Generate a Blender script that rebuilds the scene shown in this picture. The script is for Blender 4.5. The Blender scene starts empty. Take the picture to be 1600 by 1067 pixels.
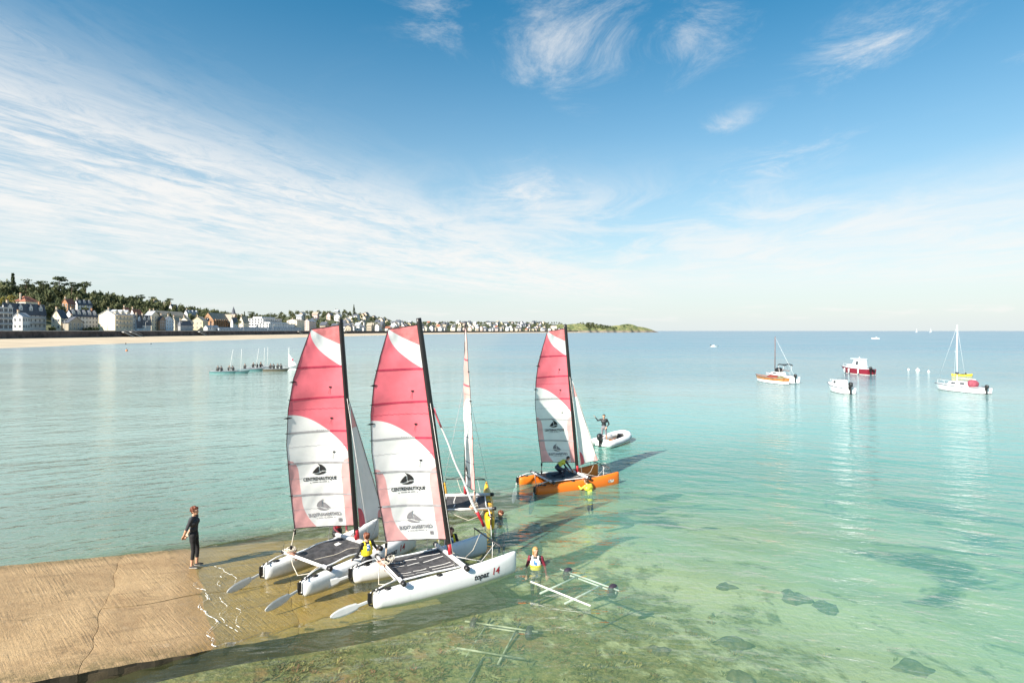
import bpy, bmesh, math, random
import numpy as np
from mathutils import Vector, Matrix

R = math.radians
random.seed(11)
rng = np.random.default_rng(11)
scene = bpy.context.scene
COL = scene.collection

# ------------------------------------------------------------------ camera, light, sky
CAM_H = 7.0
FOC = 900.0          # focal length in pixels of a 1600 px wide picture
cam_d = bpy.data.cameras.new('camera'); cam = bpy.data.objects.new('camera', cam_d); COL.objects.link(cam)
cam.location = (0, 0, CAM_H); cam.rotation_euler = (R(90), 0, 0)
cam_d.sensor_width = 36.0; cam_d.lens = FOC / 1600 * 36.0
cam_d.shift_y = -16.5 / 1600
cam_d.clip_start = 0.1; cam_d.clip_end = 90000
scene.camera = cam

SUN_AZ = math.atan2(-0.66, -0.75)      # direction towards the sun, as (x, y) = (sin, cos)
SUN_EL = R(36)
sun_d = bpy.data.lights.new('sun', 'SUN'); sun = bpy.data.objects.new('sun', sun_d); COL.objects.link(sun)
sun_d.energy = 4.6; sun_d.angle = R(0.53); sun_d.color = (1.0, 0.93, 0.82)
sdir = Vector((math.sin(SUN_AZ) * math.cos(SUN_EL), math.cos(SUN_AZ) * math.cos(SUN_EL), math.sin(SUN_EL)))
sun.rotation_euler = sdir.to_track_quat('Z', 'Y').to_euler()

vs = scene.view_settings
vs.view_transform = 'Standard'; vs.look = 'None'; vs.exposure = 1.28; vs.gamma = 1.0; vs.use_curve_mapping = False
scene.cycles.use_denoising = True
scene.cycles.max_bounces = 8
scene.cycles.transparent_max_bounces = 16
scene.cycles.caustics_reflective = False
scene.cycles.caustics_refractive = False
scene.cycles.sample_clamp_indirect = 6.0

class NT:
    """small helper to wire node trees"""
    def __init__(s, tree): s.t = tree; s.t.nodes.clear()
    def n(s, typ, **kw):
        nd = s.t.nodes.new(typ)
        for k, v in kw.items(): setattr(nd, k, v)
        return nd
    def l(s, a, b): s.t.links.new(a, b)
    def put(s, sock, v):
        if isinstance(v, bpy.types.NodeSocket): s.l(v, sock)
        else: sock.default_value = v
    def m(s, op, a, b=None, c=None, clamp=False):
        nd = s.n('ShaderNodeMath', operation=op, use_clamp=clamp)
        s.put(nd.inputs[0], a)
        if b is not None: s.put(nd.inputs[1], b)
        if c is not None: s.put(nd.inputs[2], c)
        return nd.outputs[0]
    def rng(s, v, a, b, c=0.0, d=1.0, smooth=True):
        nd = s.n('ShaderNodeMapRange', interpolation_type='SMOOTHSTEP' if smooth else 'LINEAR')
        s.put(nd.inputs['Value'], v)
        for k, x in (('From Min', a), ('From Max', b), ('To Min', c), ('To Max', d)): nd.inputs[k].default_value = x
        return nd.outputs['Result']
    def noise(s, vec, scale, detail=4, rough=0.5, dist=0.0):
        nd = s.n('ShaderNodeTexNoise')
        if vec is not None: s.l(vec, nd.inputs['Vector'])
        nd.inputs['Scale'].default_value = scale; nd.inputs['Detail'].default_value = detail
        nd.inputs['Roughness'].default_value = rough; nd.inputs['Distortion'].default_value = dist
        return nd.outputs['Fac']
    def mixc(s, f, a, b, mode='MIX'):
        nd = s.n('ShaderNodeMix', data_type='RGBA', blend_type=mode)
        s.put(nd.inputs['Factor'], f)
        for k, v in (('A', a), ('B', b)):
            sock = [i for i in nd.inputs if i.name == k and i.type == 'RGBA'][0]
            if isinstance(v, tuple) and len(v) == 3: v = (*v, 1)
            s.put(sock, v)
        return [o for o in nd.outputs if o.type == 'RGBA'][0]
    def xyz(s, x, y, z=0.0):
        nd = s.n('ShaderNodeCombineXYZ')
        for i, v in enumerate((x, y, z)): s.put(nd.inputs[i], v)
        return nd.outputs[0]
    def sep(s, v):
        nd = s.n('ShaderNodeSeparateXYZ'); s.l(v, nd.inputs[0]); return nd.outputs
    def ramp(s, f, stops):
        nd = s.n('ShaderNodeValToRGB'); s.l(f, nd.inputs[0]); e = nd.color_ramp.elements
        while len(e) < len(stops): e.new(0.5)
        for i, (p, c) in enumerate(stops): e[i].position = p; e[i].color = (*c, 1)
        return nd.outputs[0]
    def bump(s, h, strength=0.3, dist=0.02, normal=None):
        nd = s.n('ShaderNodeBump'); s.l(h, nd.inputs['Height'])
        nd.inputs['Strength'].default_value = strength; nd.inputs['Distance'].default_value = dist
        if normal is not None: s.l(normal, nd.inputs['Normal'])
        return nd.outputs[0]

world = bpy.data.worlds.new('World'); scene.world = world; world.use_nodes = True
W = NT(world.node_tree)
sky = W.n('ShaderNodeTexSky', sky_type='NISHITA'); sky.sun_disc = False
sky.sun_elevation = SUN_EL; sky.sun_rotation = SUN_AZ
sky.altitude = 0; sky.air_density = 1.1; sky.dust_density = 0.5; sky.ozone_density = 3.0
hsv = W.n('ShaderNodeHueSaturation'); hsv.inputs['Saturation'].default_value = 1.38; hsv.inputs['Hue'].default_value = 0.482; W.l(sky.outputs[0], hsv.inputs['Color'])
bg = W.n('ShaderNodeBackground'); W.l(hsv.outputs[0], bg.inputs[0]); bg.inputs[1].default_value = 0.061
co = W.n('ShaderNodeTexCoord').outputs['Generated']
sx, sy, sz = W.sep(co)
zc = W.m('MAXIMUM', sz, 0.035)
u = W.m('DIVIDE', sx, zc); v = W.m('DIVIDE', sy, zc)
P = W.xyz(u, v)
# streaky cirrus sheet: stretched along (0.36, 0.93) on the cloud plane
al = W.m('ADD', W.m('MULTIPLY', u, 0.36), W.m('MULTIPLY', v, 0.93))
ac = W.m('SUBTRACT', W.m('MULTIPLY', u, 0.93), W.m('MULTIPLY', v, 0.36))
ST = W.xyz(W.m('MULTIPLY', ac, 1.0), W.m('MULTIPLY', al, 0.24))
n_st = W.noise(ST, 1.7, 8, 0.66, 0.9)
n_st2 = W.noise(W.xyz(W.m('MULTIPLY', ac, 1.0), W.m('MULTIPLY', al, 0.55), 5.0), 5.0, 9, 0.74, 0.9)
n_big = W.noise(P, 0.55, 3, 0.5)
edge = W.m('ADD', W.m('SUBTRACT', u, W.m('MULTIPLY', v, 0.41)), 2.45)
edge = W.m('ADD', edge, W.m('MULTIPLY', W.m('SUBTRACT', n_st, 0.5), 2.2))
edge = W.m('ADD', edge, W.m('MULTIPLY', W.m('SUBTRACT', n_st2, 0.5), 0.9))
band = W.m('MULTIPLY', W.rng(edge, 0.55, -0.75), W.rng(edge, -8.5, -2.2))
streak = W.rng(W.m('ADD', W.m('MULTIPLY', n_st, 0.65), W.m('MULTIPLY', n_st2, 0.55)), 0.46, 0.74)
c1 = W.m('MULTIPLY', band, W.m('ADD', W.m('MULTIPLY', streak, 0.80), 0.10))
# pale veil on the other side
e2 = W.m('ADD', W.m('SUBTRACT', W.m('ADD', u, W.m('MULTIPLY', v, 0.22)), 3.75), W.m('MULTIPLY', W.m('SUBTRACT', n_big, 0.5), 1.6))
c2 = W.m('MULTIPLY', W.rng(e2, -0.9, 0.9), W.m('ADD', W.m('MULTIPLY', n_st2, 0.45), 0.12))
# scattered wisps overhead
n_w = W.noise(W.xyz(u, W.m('MULTIPLY', v, 0.75), 3.3), 2.2, 10, 0.72, 0.6)
def blob(cx, cy, r):
    dx = W.m('SUBTRACT', u, cx); dy = W.m('MULTIPLY', W.m('SUBTRACT', v, cy), 0.55)
    d = W.m('SQRT', W.m('ADD', W.m('MULTIPLY', dx, dx), W.m('MULTIPLY', dy, dy)))
    return W.rng(d, r, 0.0)
bl = blob(0.2, 2.0, 0.46)
for a in ((0.62, 1.95, 0.36), (1.25, 2.0, 0.34), (-0.25, 1.85, 0.22), (1.05, 2.75, 0.2), (1.9, 2.0, 0.22), (1.6, 3.6, 0.6), (0.1, 4.4, 0.9)):
    bl = W.m('MAXIMUM', bl, blob(*a))
c3 = W.m('MULTIPLY', W.rng(W.m('ADD', n_w, W.m('MULTIPLY', bl, 0.17)), 0.53, 0.94), W.m('ADD', W.m('MULTIPLY', bl, 0.85), 0.05), None, True)
# haze towards the horizon, and the low bank of cloud above the sea
hz = W.m('MULTIPLY', W.m('POWER', W.rng(sz, 0.58, 0.0, 0, 1, False), 2.0), 0.92)
lowz = W.m('MULTIPLY', W.rng(sz, 0.012, 0.022), W.rng(sz, 0.05, 0.03))
n_low = W.noise(W.xyz(W.m('MULTIPLY', W.m('DIVIDE', sx, W.m('MAXIMUM', W.m('ABSOLUTE', sy), 0.05)), 6.0), W.m('MULTIPLY', sz, 60.0)), 1.4, 5, 0.55)
c4 = W.m('MULTIPLY', lowz, W.rng(n_low, 0.5, 0.7, 0, 0.55))
keep = 1.0
n_v = W.noise(W.xyz(u, W.m('MULTIPLY', v, 0.6), 8.0), 1.1, 8, 0.66, 0.7)
c5 = W.m('MULTIPLY', W.m('MULTIPLY', W.rng(v, 2.9, 5.2), W.rng(v, 16.0, 8.0)), W.rng(n_v, 0.36, 0.70, 0.0, 0.62))
up_ = W.rng(sz, 0.035, 0.085)
c1, c2, c3, c5 = (W.m('MULTIPLY', c, up_) for c in (c1, c2, c3, c5))
for c in (c1, c2, c3, c4, c5): keep = W.m('MULTIPLY', keep, W.m('SUBTRACT', 1.0, c, None, True))
cl = W.m('SUBTRACT', 1.0, keep, None, True)
bgh = W.n('ShaderNodeBackground'); bgh.inputs[0].default_value = (0.84, 0.93, 0.95, 1); bgh.inputs[1].default_value = 0.385
bgc = W.n('ShaderNodeBackground'); bgc.inputs[0].default_value = (1.0, 0.985, 0.96, 1); bgc.inputs[1].default_value = 0.40
mh = W.n('ShaderNodeMixShader'); W.l(hz, mh.inputs[0]); W.l(bg.outputs[0], mh.inputs[1]); W.l(bgh.outputs[0], mh.inputs[2])
mc = W.n('ShaderNodeMixShader'); W.l(cl, mc.inputs[0]); W.l(mh.outputs[0], mc.inputs[1]); W.l(bgc.outputs[0], mc.inputs[2])
W.l(mc.outputs[0], W.n('ShaderNodeOutputWorld').inputs[0])

# ------------------------------------------------------------------ materials
MATS = {}
def pm(name, col, rough=0.6, var=0.12, scale=3.0, bump=0.0, bscale=20.0, metal=0.0, spec=0.5, trans=0.0, col2=None):
    """procedural material: base colour broken up by noise, optional fine relief, optional thin-cloth translucency"""
    if name in MATS: return MATS[name]
    m = bpy.data.materials.new(name); m.use_nodes = True; t = NT(m.node_tree)
    out = t.n('ShaderNodeOutputMaterial'); p = t.n('ShaderNodeBsdfPrincipled')
    oc = t.n('ShaderNodeTexCoord').outputs['Object']
    f = t.noise(oc, scale, 5, 0.6)
    if col2 is None: col2 = tuple(max(0, c * (1 - 2.2 * var)) for c in col)
    hi = tuple(min(1, c * (1 + var * 0.8)) for c in col)
    c = t.mixc(t.rng(f, 0.3, 0.7), col2, hi)
    t.l(c, p.inputs['Base Color'])
    p.inputs['Roughness'].default_value = rough; p.inputs['Metallic'].default_value = metal
    p.inputs['Specular IOR Level'].default_value = spec
    if bump: t.l(t.bump(t.noise(oc, bscale, 5, 0.6), bump, 0.02), p.inputs['Normal'])
    if trans:
        tr = t.n('ShaderNodeBsdfTranslucent'); t.l(c, tr.inputs[0])
        mx = t.n('ShaderNodeMixShader'); mx.inputs[0].default_value = trans
        t.l(p.outputs[0], mx.inputs[1]); t.l(tr.outputs[0], mx.inputs[2]); t.l(mx.outputs[0], out.inputs[0])
    else: t.l(p.outputs[0], out.inputs[0])
    MATS[name] = m
    return m

# ------------------------------------------------------------------ mesh helpers
class MB:
    """collects geometry with a material slot per face"""
    def __init__(s): s.v = []; s.f = []; s.mi = []; s.mats = []; s.smooth = []
    def slot(s, m):
        if m not in s.mats: s.mats.append(m)
        return s.mats.index(m)
    def add(s, vs, fs, m, smooth=False):
        b = len(s.v); k = s.slot(m)
        s.v.extend([tuple(p) for p in vs])
        for f in fs: s.f.append(tuple(b + i for i in f)); s.mi.append(k); s.smooth.append(smooth)
    def box(s, c, d, m, rz=0.0, taper=1.0):
        x, y, z = d[0] / 2, d[1] / 2, d[2] / 2; ca, sa = math.cos(rz), math.sin(rz); vs = []
        for k in (-1, 1):
            tp = taper if k > 0 else 1.0
            for (a, b) in ((-1, -1), (1, -1), (1, 1), (-1, 1)):
                px, py = a * x * tp, b * y * tp
                vs.append((c[0] + px * ca - py * sa, c[1] + px * sa + py * ca, c[2] + k * z))
        s.add(vs, [(3, 2, 1, 0), (4, 5, 6, 7), (0, 1, 5, 4), (1, 2, 6, 5), (2, 3, 7, 6), (3, 0, 4, 7)], m)
    def tube(s, pts, rad, m, n=8, flat=1.0, cap=True, up=None):
        pts = [Vector(p) for p in pts]
        if not isinstance(rad, (list, tuple)): rad = [rad] * len(pts)
        vs = []; fs = []; prev = None
        for i, p in enumerate(pts):
            d = (pts[min(i + 1, len(pts) - 1)] - pts[max(i - 1, 0)])
            d = d.normalized() if d.length > 1e-9 else Vector((0, 0, 1))
            if prev is None:
                a = Vector(up) if up else (Vector((0, 0, 1)) if abs(d.z) < 0.9 else Vector((0, 1, 0)))
            else: a = prev
            a = (a - d * a.dot(d)); a = a.normalized() if a.length > 1e-6 else d.orthogonal().normalized()
            prev = a; b = d.cross(a)
            for k in range(n):
                t = 2 * math.pi * k / n
                vs.append(p + a * math.cos(t) * rad[i] + b * math.sin(t) * rad[i] * flat)
        for i in range(len(pts) - 1):
            for k in range(n):
                k2 = (k + 1) % n
                fs.append((i * n + k, i * n + k2, (i + 1) * n + k2, (i + 1) * n + k))
        if cap:
            fs.append(tuple(range(n - 1, -1, -1))); o = (len(pts) - 1) * n
            fs.append(tuple(o + k for k in range(n)))
        s.add(vs, fs, m, True)
    def loft(s, rings, m, closed=True, cap=True, smooth=True):
        n = len(rings[0]); vs = [p for r in rings for p in r]; fs = []
        for i in range(len(rings) - 1):
            for k in range(n if closed else n - 1):
                k2 = (k + 1) % n
                fs.append((i * n + k, i * n + k2, (i + 1) * n + k2, (i + 1) * n + k))
        if cap:
            fs.append(tuple(range(n - 1, -1, -1))); o = (len(rings) - 1) * n
            fs.append(tuple(o + k for k in range(n)))
        s.add(vs, fs, m, smooth)
    def ball(s, c, r, m, nu=12, nv=8, rot=None):
        if not isinstance(r, (tuple, list)): r = (r, r, r)
        vs = [];  fs = []
        for j in range(nv + 1):
            ph = math.pi * j / nv
            for i in range(nu):
                th = 2 * math.pi * i / nu
                q = Vector((r[0] * math.sin(ph) * math.cos(th), r[1] * math.sin(ph) * math.sin(th), r[2] * math.cos(ph)))
                if rot is not None: q = rot @ q
                vs.append(Vector(c) + q)
        for j in range(nv):
            for i in range(nu):
                i2 = (i + 1) % nu
                fs.append((j * nu + i, (j + 1) * nu + i, (j + 1) * nu + i2, j * nu + i2))
        s.add(vs, fs, m, True)
    def grid(s, nu, nv, fn, m, smooth=True):
        vs = [fn(i / nu, j / nv) for j in range(nv + 1) for i in range(nu + 1)]
        fs = [(j * (nu + 1) + i, j * (nu + 1) + i + 1, (j + 1) * (nu + 1) + i + 1, (j + 1) * (nu + 1) + i) for j in range(nv) for i in range(nu)]
        s.add(vs, fs, m, smooth)
    def mesh(s, name):
        me = bpy.data.meshes.new(name); me.from_pydata([tuple(p) for p in s.v], [], s.f)
        for m in s.mats: me.materials.append(m)
        me.polygons.foreach_set('material_index', s.mi)
        me.polygons.foreach_set('use_smooth', s.smooth)
        me.update()
        return me
    def build(s, name, parent=None, loc=None, rz=None):
        o = bpy.data.objects.new(name, s.mesh(name)); COL.objects.link(o)
        if parent is not None: o.parent = parent
        if loc is not None: o.location = loc
        if rz is not None: o.rotation_euler = (0, 0, rz)
        return o

def inst(name, me, parent=None, loc=(0, 0, 0), rz=0.0, scale=None):
    o = bpy.data.objects.new(name, me); COL.objects.link(o)
    if parent is not None: o.parent = parent
    o.location = loc; o.rotation_euler = (0, 0, rz)
    if scale is not None: o.scale = scale
    return o

def tag(o, label, cat=None, group=None, kind=None):
    if label: o['label'] = label
    if cat: o['category'] = cat
    if group: o['group'] = group
    if kind: o['kind'] = kind
    return o

def empty(name, loc=(0, 0, 0), rz=0.0, parent=None):
    o = bpy.data.objects.new(name, None); COL.objects.link(o); o.location = loc; o.rotation_euler = (0, 0, rz)
    o.empty_display_size = 0.2
    if parent is not None: o.parent = parent
    return o

def sea_pt(px, py, z=0.0):
    """the place on the plane of height z seen at a pixel of the 1600 px photograph"""
    d = FOC * (CAM_H - z) / (py - 517.0)
    return Vector(((px - 800.0) / FOC * d, d, z))

def lerp(a, b, t): return a + (b - a) * t
def interp(x, xs, ys): return float(np.interp(x, xs, ys))
def sstep(a, b, x):
    t = np.clip((x - a) / (b - a), 0, 1); return t * t * (3 - 2 * t)

def text_mesh(body, size, shear=0.0, xs=1.0, spacing=1.0, offset=0.0):
    """flat lettering as (verts, faces), centred on x, baseline at y = 0"""
    cu = bpy.data.curves.new('lettering', 'FONT'); cu.body = body; cu.size = size; cu.shear = shear
    cu.align_x = 'CENTER'; cu.space_character = spacing; cu.resolution_u = 2; cu.offset = offset
    ob = bpy.data.objects.new('lettering', cu); COL.objects.link(ob)
    dg = bpy.context.evaluated_depsgraph_get(); me = ob.evaluated_get(dg).to_mesh()
    V = [(p.co.x * xs, p.co.y) for p in me.vertices]; F = [tuple(p.vertices) for p in me.polygons]
    ob.evaluated_get(dg).to_mesh_clear()
    bpy.data.objects.remove(ob); bpy.data.curves.remove(cu)
    return V, F
# ------------------------------------------------------------------ sea bed, ramp, water
RD = Vector((0.83, 0.555, 0)).normalized(); RN = Vector((-RD.y, RD.x, 0))
R0 = Vector((-6.86, 12.55, 0)); RW = 6.85; SLOPE = 0.11; TSH = 0.42
def ramp_tn(x, y):
    return (x - R0.x) * RD.x + (y - R0.y) * RD.y, (x - R0.x) * RN.x + (y - R0.y) * RN.y
def ramp_z(t): return -SLOPE * (t - TSH)
def ramp_pt(t, n, dz=0.0): 
    p = R0 + RD * t + RN * n; return Vector((p.x, p.y, ramp_z(t) + dz))

_np_seed = np.random.default_rng(3)
_waves = [( _np_seed.uniform(0.15, 1.6), _np_seed.uniform(0, 6.28), _np_seed.uniform(0, 6.28)) for _ in range(24)]
def bump_field(x, y):
    z = 0
    for k, a, p in _waves: z = z + np.sin((x * math.cos(a) + y * math.sin(a)) * k + p) / (1 + 1.4 * k)
    return z
def bed_depth(x, y):
    t, n = ramp_tn(x, y)
    d = 0.42 + 0.088 * np.maximum(t + 1.0, 0)
    d = d + np.where(n > RW, 1.5 * (1 - sstep(4.0, 15.0, t)) * (0.35 + 0.65 * sstep(0.0, 1.5, n - RW)) + 0.12 * np.minimum(np.maximum(n - RW, 0), 40), 0)
    d = d + 0.05 * np.maximum(y - 24, 0)
    d = np.minimum(d, 14) + 0.07 * bump_field(x, y) * np.clip(d, 0.2, 1.0)
    return np.maximum(d, 0.12)
def water_depth(x, y):
    t, n = ramp_tn(x, y); d = bed_depth(x, y)
    on = (n > 0) & (n < RW) & (t < 8.2)
    return np.where(on, np.minimum(d, np.maximum(-ramp_z(t), 0)), d)

def tensor_grid(name, xs, ys, zf, mat, attr=None, parent=None, keep=None):
    X, Y = np.meshgrid(xs, ys); Z = zf(X, Y) * np.ones_like(X)
    V = np.stack([X.ravel(), Y.ravel(), Z.ravel()], 1); nx, ny = len(xs), len(ys)
    i, j = np.meshgrid(np.arange(nx - 1), np.arange(ny - 1)); b = (j * nx + i).ravel()
    F = np.stack([b, b + 1, b + nx + 1, b + nx], 1)
    if keep is not None:
        k = keep(X.ravel()[F].mean(1), Y.ravel()[F].mean(1)); F = F[k]
    me = bpy.data.meshes.new(name)
    me.vertices.add(len(V)); me.vertices.foreach_set('co', V.ravel())
    me.loops.add(len(F) * 4); me.loops.foreach_set('vertex_index', F.ravel())
    me.polygons.add(len(F)); me.polygons.foreach_set('loop_start', np.arange(len(F)) * 4)
    me.polygons.foreach_set('use_smooth', np.ones(len(F), bool))
    me.update(calc_edges=True); me.materials.append(mat)
    if attr is not None:
        a = me.attributes.new('depth', 'FLOAT', 'POINT'); a.data.foreach_set('value', attr(X, Y).ravel().astype(np.float32))
    o = bpy.data.objects.new(name, me); COL.objects.link(o)
    return o

def mat_bed():
    m = bpy.data.materials.new('sea_bed'); m.use_nodes = True; t = NT(m.node_tree)
    g = t.n('ShaderNodeNewGeometry').outputs['Position']; x, y, z = t.sep(g)
    n1 = t.noise(g, 0.55, 7, 0.66, 0.7); n2 = t.noise(g, 1.7, 6, 0.65); n3 = t.noise(g, 7.0, 5, 0.7)
    sand = t.mixc(n2, (0.34, 0.33, 0.17), (0.56, 0.54, 0.33))
    off = t.m('ADD', t.m('MULTIPLY', x, 0.83), t.m('MULTIPLY', y, 0.555))      # offshore co-ordinate
    cover = t.rng(off, 26.0, 3.0, -0.05, 0.18)
    weed = t.rng(t.m('ADD', t.m('ADD', t.m('MULTIPLY', n1, 0.62), t.m('MULTIPLY', n2, 0.42)), cover), 0.55, 0.655)
    wc = t.mixc(t.rng(n3, 0.35, 0.65), (0.06, 0.075, 0.022), (0.23, 0.19, 0.07))
    red = t.m('MULTIPLY', t.rng(t.noise(g, 0.9, 5, 0.6, 0.4), 0.52, 0.66), t.rng(off, 13.0, 8.0))
    wc = t.mixc(t.m('MULTIPLY', red, 0.45), wc, (0.34, 0.10, 0.045))
    c = t.mixc(t.m('MULTIPLY', weed, 0.9), sand, wc)
    # a meadow of eelgrass further out
    mead = t.rng(t.m('ADD', t.noise(t.xyz(x, t.m('MULTIPLY', y, 1.9)), 0.105, 5, 0.6, 0.8), t.rng(off, 18, 24, -0.2, 0.03)), 0.545, 0.62)
    c = t.mixc(mead, c, (0.012, 0.03, 0.03))
    p = t.n('ShaderNodeBsdfPrincipled'); t.l(c, p.inputs['Base Color']); p.inputs['Roughness'].default_value = 0.9
    p.inputs['Specular IOR Level'].default_value = 0.1
    t.l(t.bump(t.m('ADD', n3, t.m('MULTIPLY', n2, 1.5)), 0.6, 0.08), p.inputs['Normal'])
    t.l(p.outputs[0], t.n('ShaderNodeOutputMaterial').inputs[0])
    return m

def mat_water():
    m = bpy.data.materials.new('sea_water'); m.use_nodes = True; t = NT(m.node_tree)
    g = t.n('ShaderNodeNewGeometry').outputs['Position']; x, y, z = t.sep(g)
    dep = t.n('ShaderNodeAttribute', attribute_name='depth').outputs['Fac']
    # ripples: crests bend round the ramp head
    q = t.m('ADD', y, t.m('MULTIPLY', t.m('SQRT', t.m('ADD', t.m('MULTIPLY', x, x), 120.0)), 0.5))
    V1 = t.xyz(t.m('MULTIPLY', x, 0.45), q)
    V2 = t.xyz(t.m('ADD', t.m('MULTIPLY', x, 0.5), t.m('MULTIPLY', y, 0.12)), t.m('SUBTRACT', y, t.m('MULTIPLY', x, 0.12)), 4.0)
    w1 = t.noise(V1, 1.15, 3, 0.5, 0.3); w2 = t.noise(V2, 3.4, 3, 0.55, 0.2); w3 = t.noise(V1, 0.16, 2, 0.5)
    w4 = t.noise(V1, 9.0, 2, 0.5)
    gust = t.rng(t.noise(t.xyz(t.m('MULTIPLY', x, 0.5), y, 9.0), 0.045, 4, 0.55), 0.35, 0.68, 0.5, 1.2)
    h = t.m('ADD', t.m('ADD', t.m('MULTIPLY', w1, 1.0), t.m('MULTIPLY', w2, 0.34)), t.m('ADD', t.m('MULTIPLY', w3, 1.5), t.m('MULTIPLY', w4, 0.05)))
    h = t.m('MULTIPLY', h, t.m('MULTIPLY', gust, t.rng(dep, 0.0, 0.7, 0.22, 1.0)))
    nb = t.bump(h, 1.0, 0.15)
    fac = t.m('SUBTRACT', 1.0, t.m('POWER', 2.71828, t.m('MULTIPLY', dep, -0.26)))
    mud = t.noise(t.xyz(x, t.m('MULTIPLY', y, 1.6)), 0.06, 5, 0.6)
    dd = t.m('ADD', t.m('MULTIPLY', dep, 1 / 16.0), t.m('MULTIPLY', t.m('SUBTRACT', mud, 0.5), 0.07))
    col = t.ramp(dd, [(0.0, (0.20, 0.18, 0.05)), (0.055, (0.19, 0.28, 0.13)), (0.13, (0.16, 0.43, 0.33)), (0.28, (0.20, 0.50, 0.45)), (0.60, (0.30, 0.47, 0.46)), (1.0, (0.09, 0.27, 0.34))])
    # pale grey sky reflection painted into the water colour on the beach side
    sky_pale = t.m('MULTIPLY', t.rng(t.m('ADD', t.m('MULTIPLY', x, 1.0), t.m('MULTIPLY', mud, 6.0)), 4.0, -16.0), t.rng(dep, 0.6, 2.0, 0.0, 0.8))
    col = t.mixc(sky_pale, col, (0.36, 0.47, 0.41))
    dif = t.n('ShaderNodeBsdfDiffuse'); t.l(col, dif.inputs[0])
    tr = t.n('ShaderNodeBsdfTransparent'); tr.inputs[0].default_value = (0.90, 0.97, 0.93, 1)
    body = t.n('ShaderNodeMixShader'); t.l(fac, body.inputs[0]); t.l(tr.outputs[0], body.inputs[1]); t.l(dif.outputs[0], body.inputs[2])
    gl = t.n('ShaderNodeBsdfGlossy'); t.l(t.rng(y, 25.0, 260.0, 0.07, 0.28), gl.inputs['Roughness']); t.l(nb, gl.inputs['Normal'])
    dt = t.n('ShaderNodeVectorMath', operation='DOT_PRODUCT'); t.l(nb, dt.inputs[0]); t.l(t.n('ShaderNodeNewGeometry').outputs['Incoming'], dt.inputs[1])
    fz = t.m('ADD', t.m('MULTIPLY', t.m('POWER', t.m('SUBTRACT', 1.0, t.m('ABSOLUTE', dt.outputs['Value'])), 5.0), 0.98), 0.02)
    s = t.n('ShaderNodeMixShader'); t.l(fz, s.inputs[0]); t.l(body.outputs[0], s.inputs[1]); t.l(gl.outputs[0], s.inputs[2])
    t.l(s.outputs[0], t.n('ShaderNodeOutputMaterial').inputs[0])
    return m

def graded(a, b, step, lo, hi, grow=1.25):
    c = list(np.arange(a, b + step * 0.5, step)); s = step
    while c[-1] < hi: s *= grow; c.append(min(c[-1] + s, hi))
    s = step; l = []
    x = a
    while x > lo: s *= grow; x = max(x - s, lo); l.append(x)
    return np.array(l[::-1] + c)

sea_bed = tensor_grid('sea_bed', graded(-14, 24, 0.22, -160, 200), graded(6, 34, 0.22, 3, 200), lambda x, y: -bed_depth(x, y), mat_bed())
tag(sea_bed, None, kind='structure')
water = tensor_grid('water', graded(-14, 24, 0.2, -45000, 45000, 1.3), graded(6, 34, 0.2, -60, 60000, 1.3), lambda x, y: 0.0, mat_water(), attr=water_depth)
tag(water, None, kind='structure')

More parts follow.
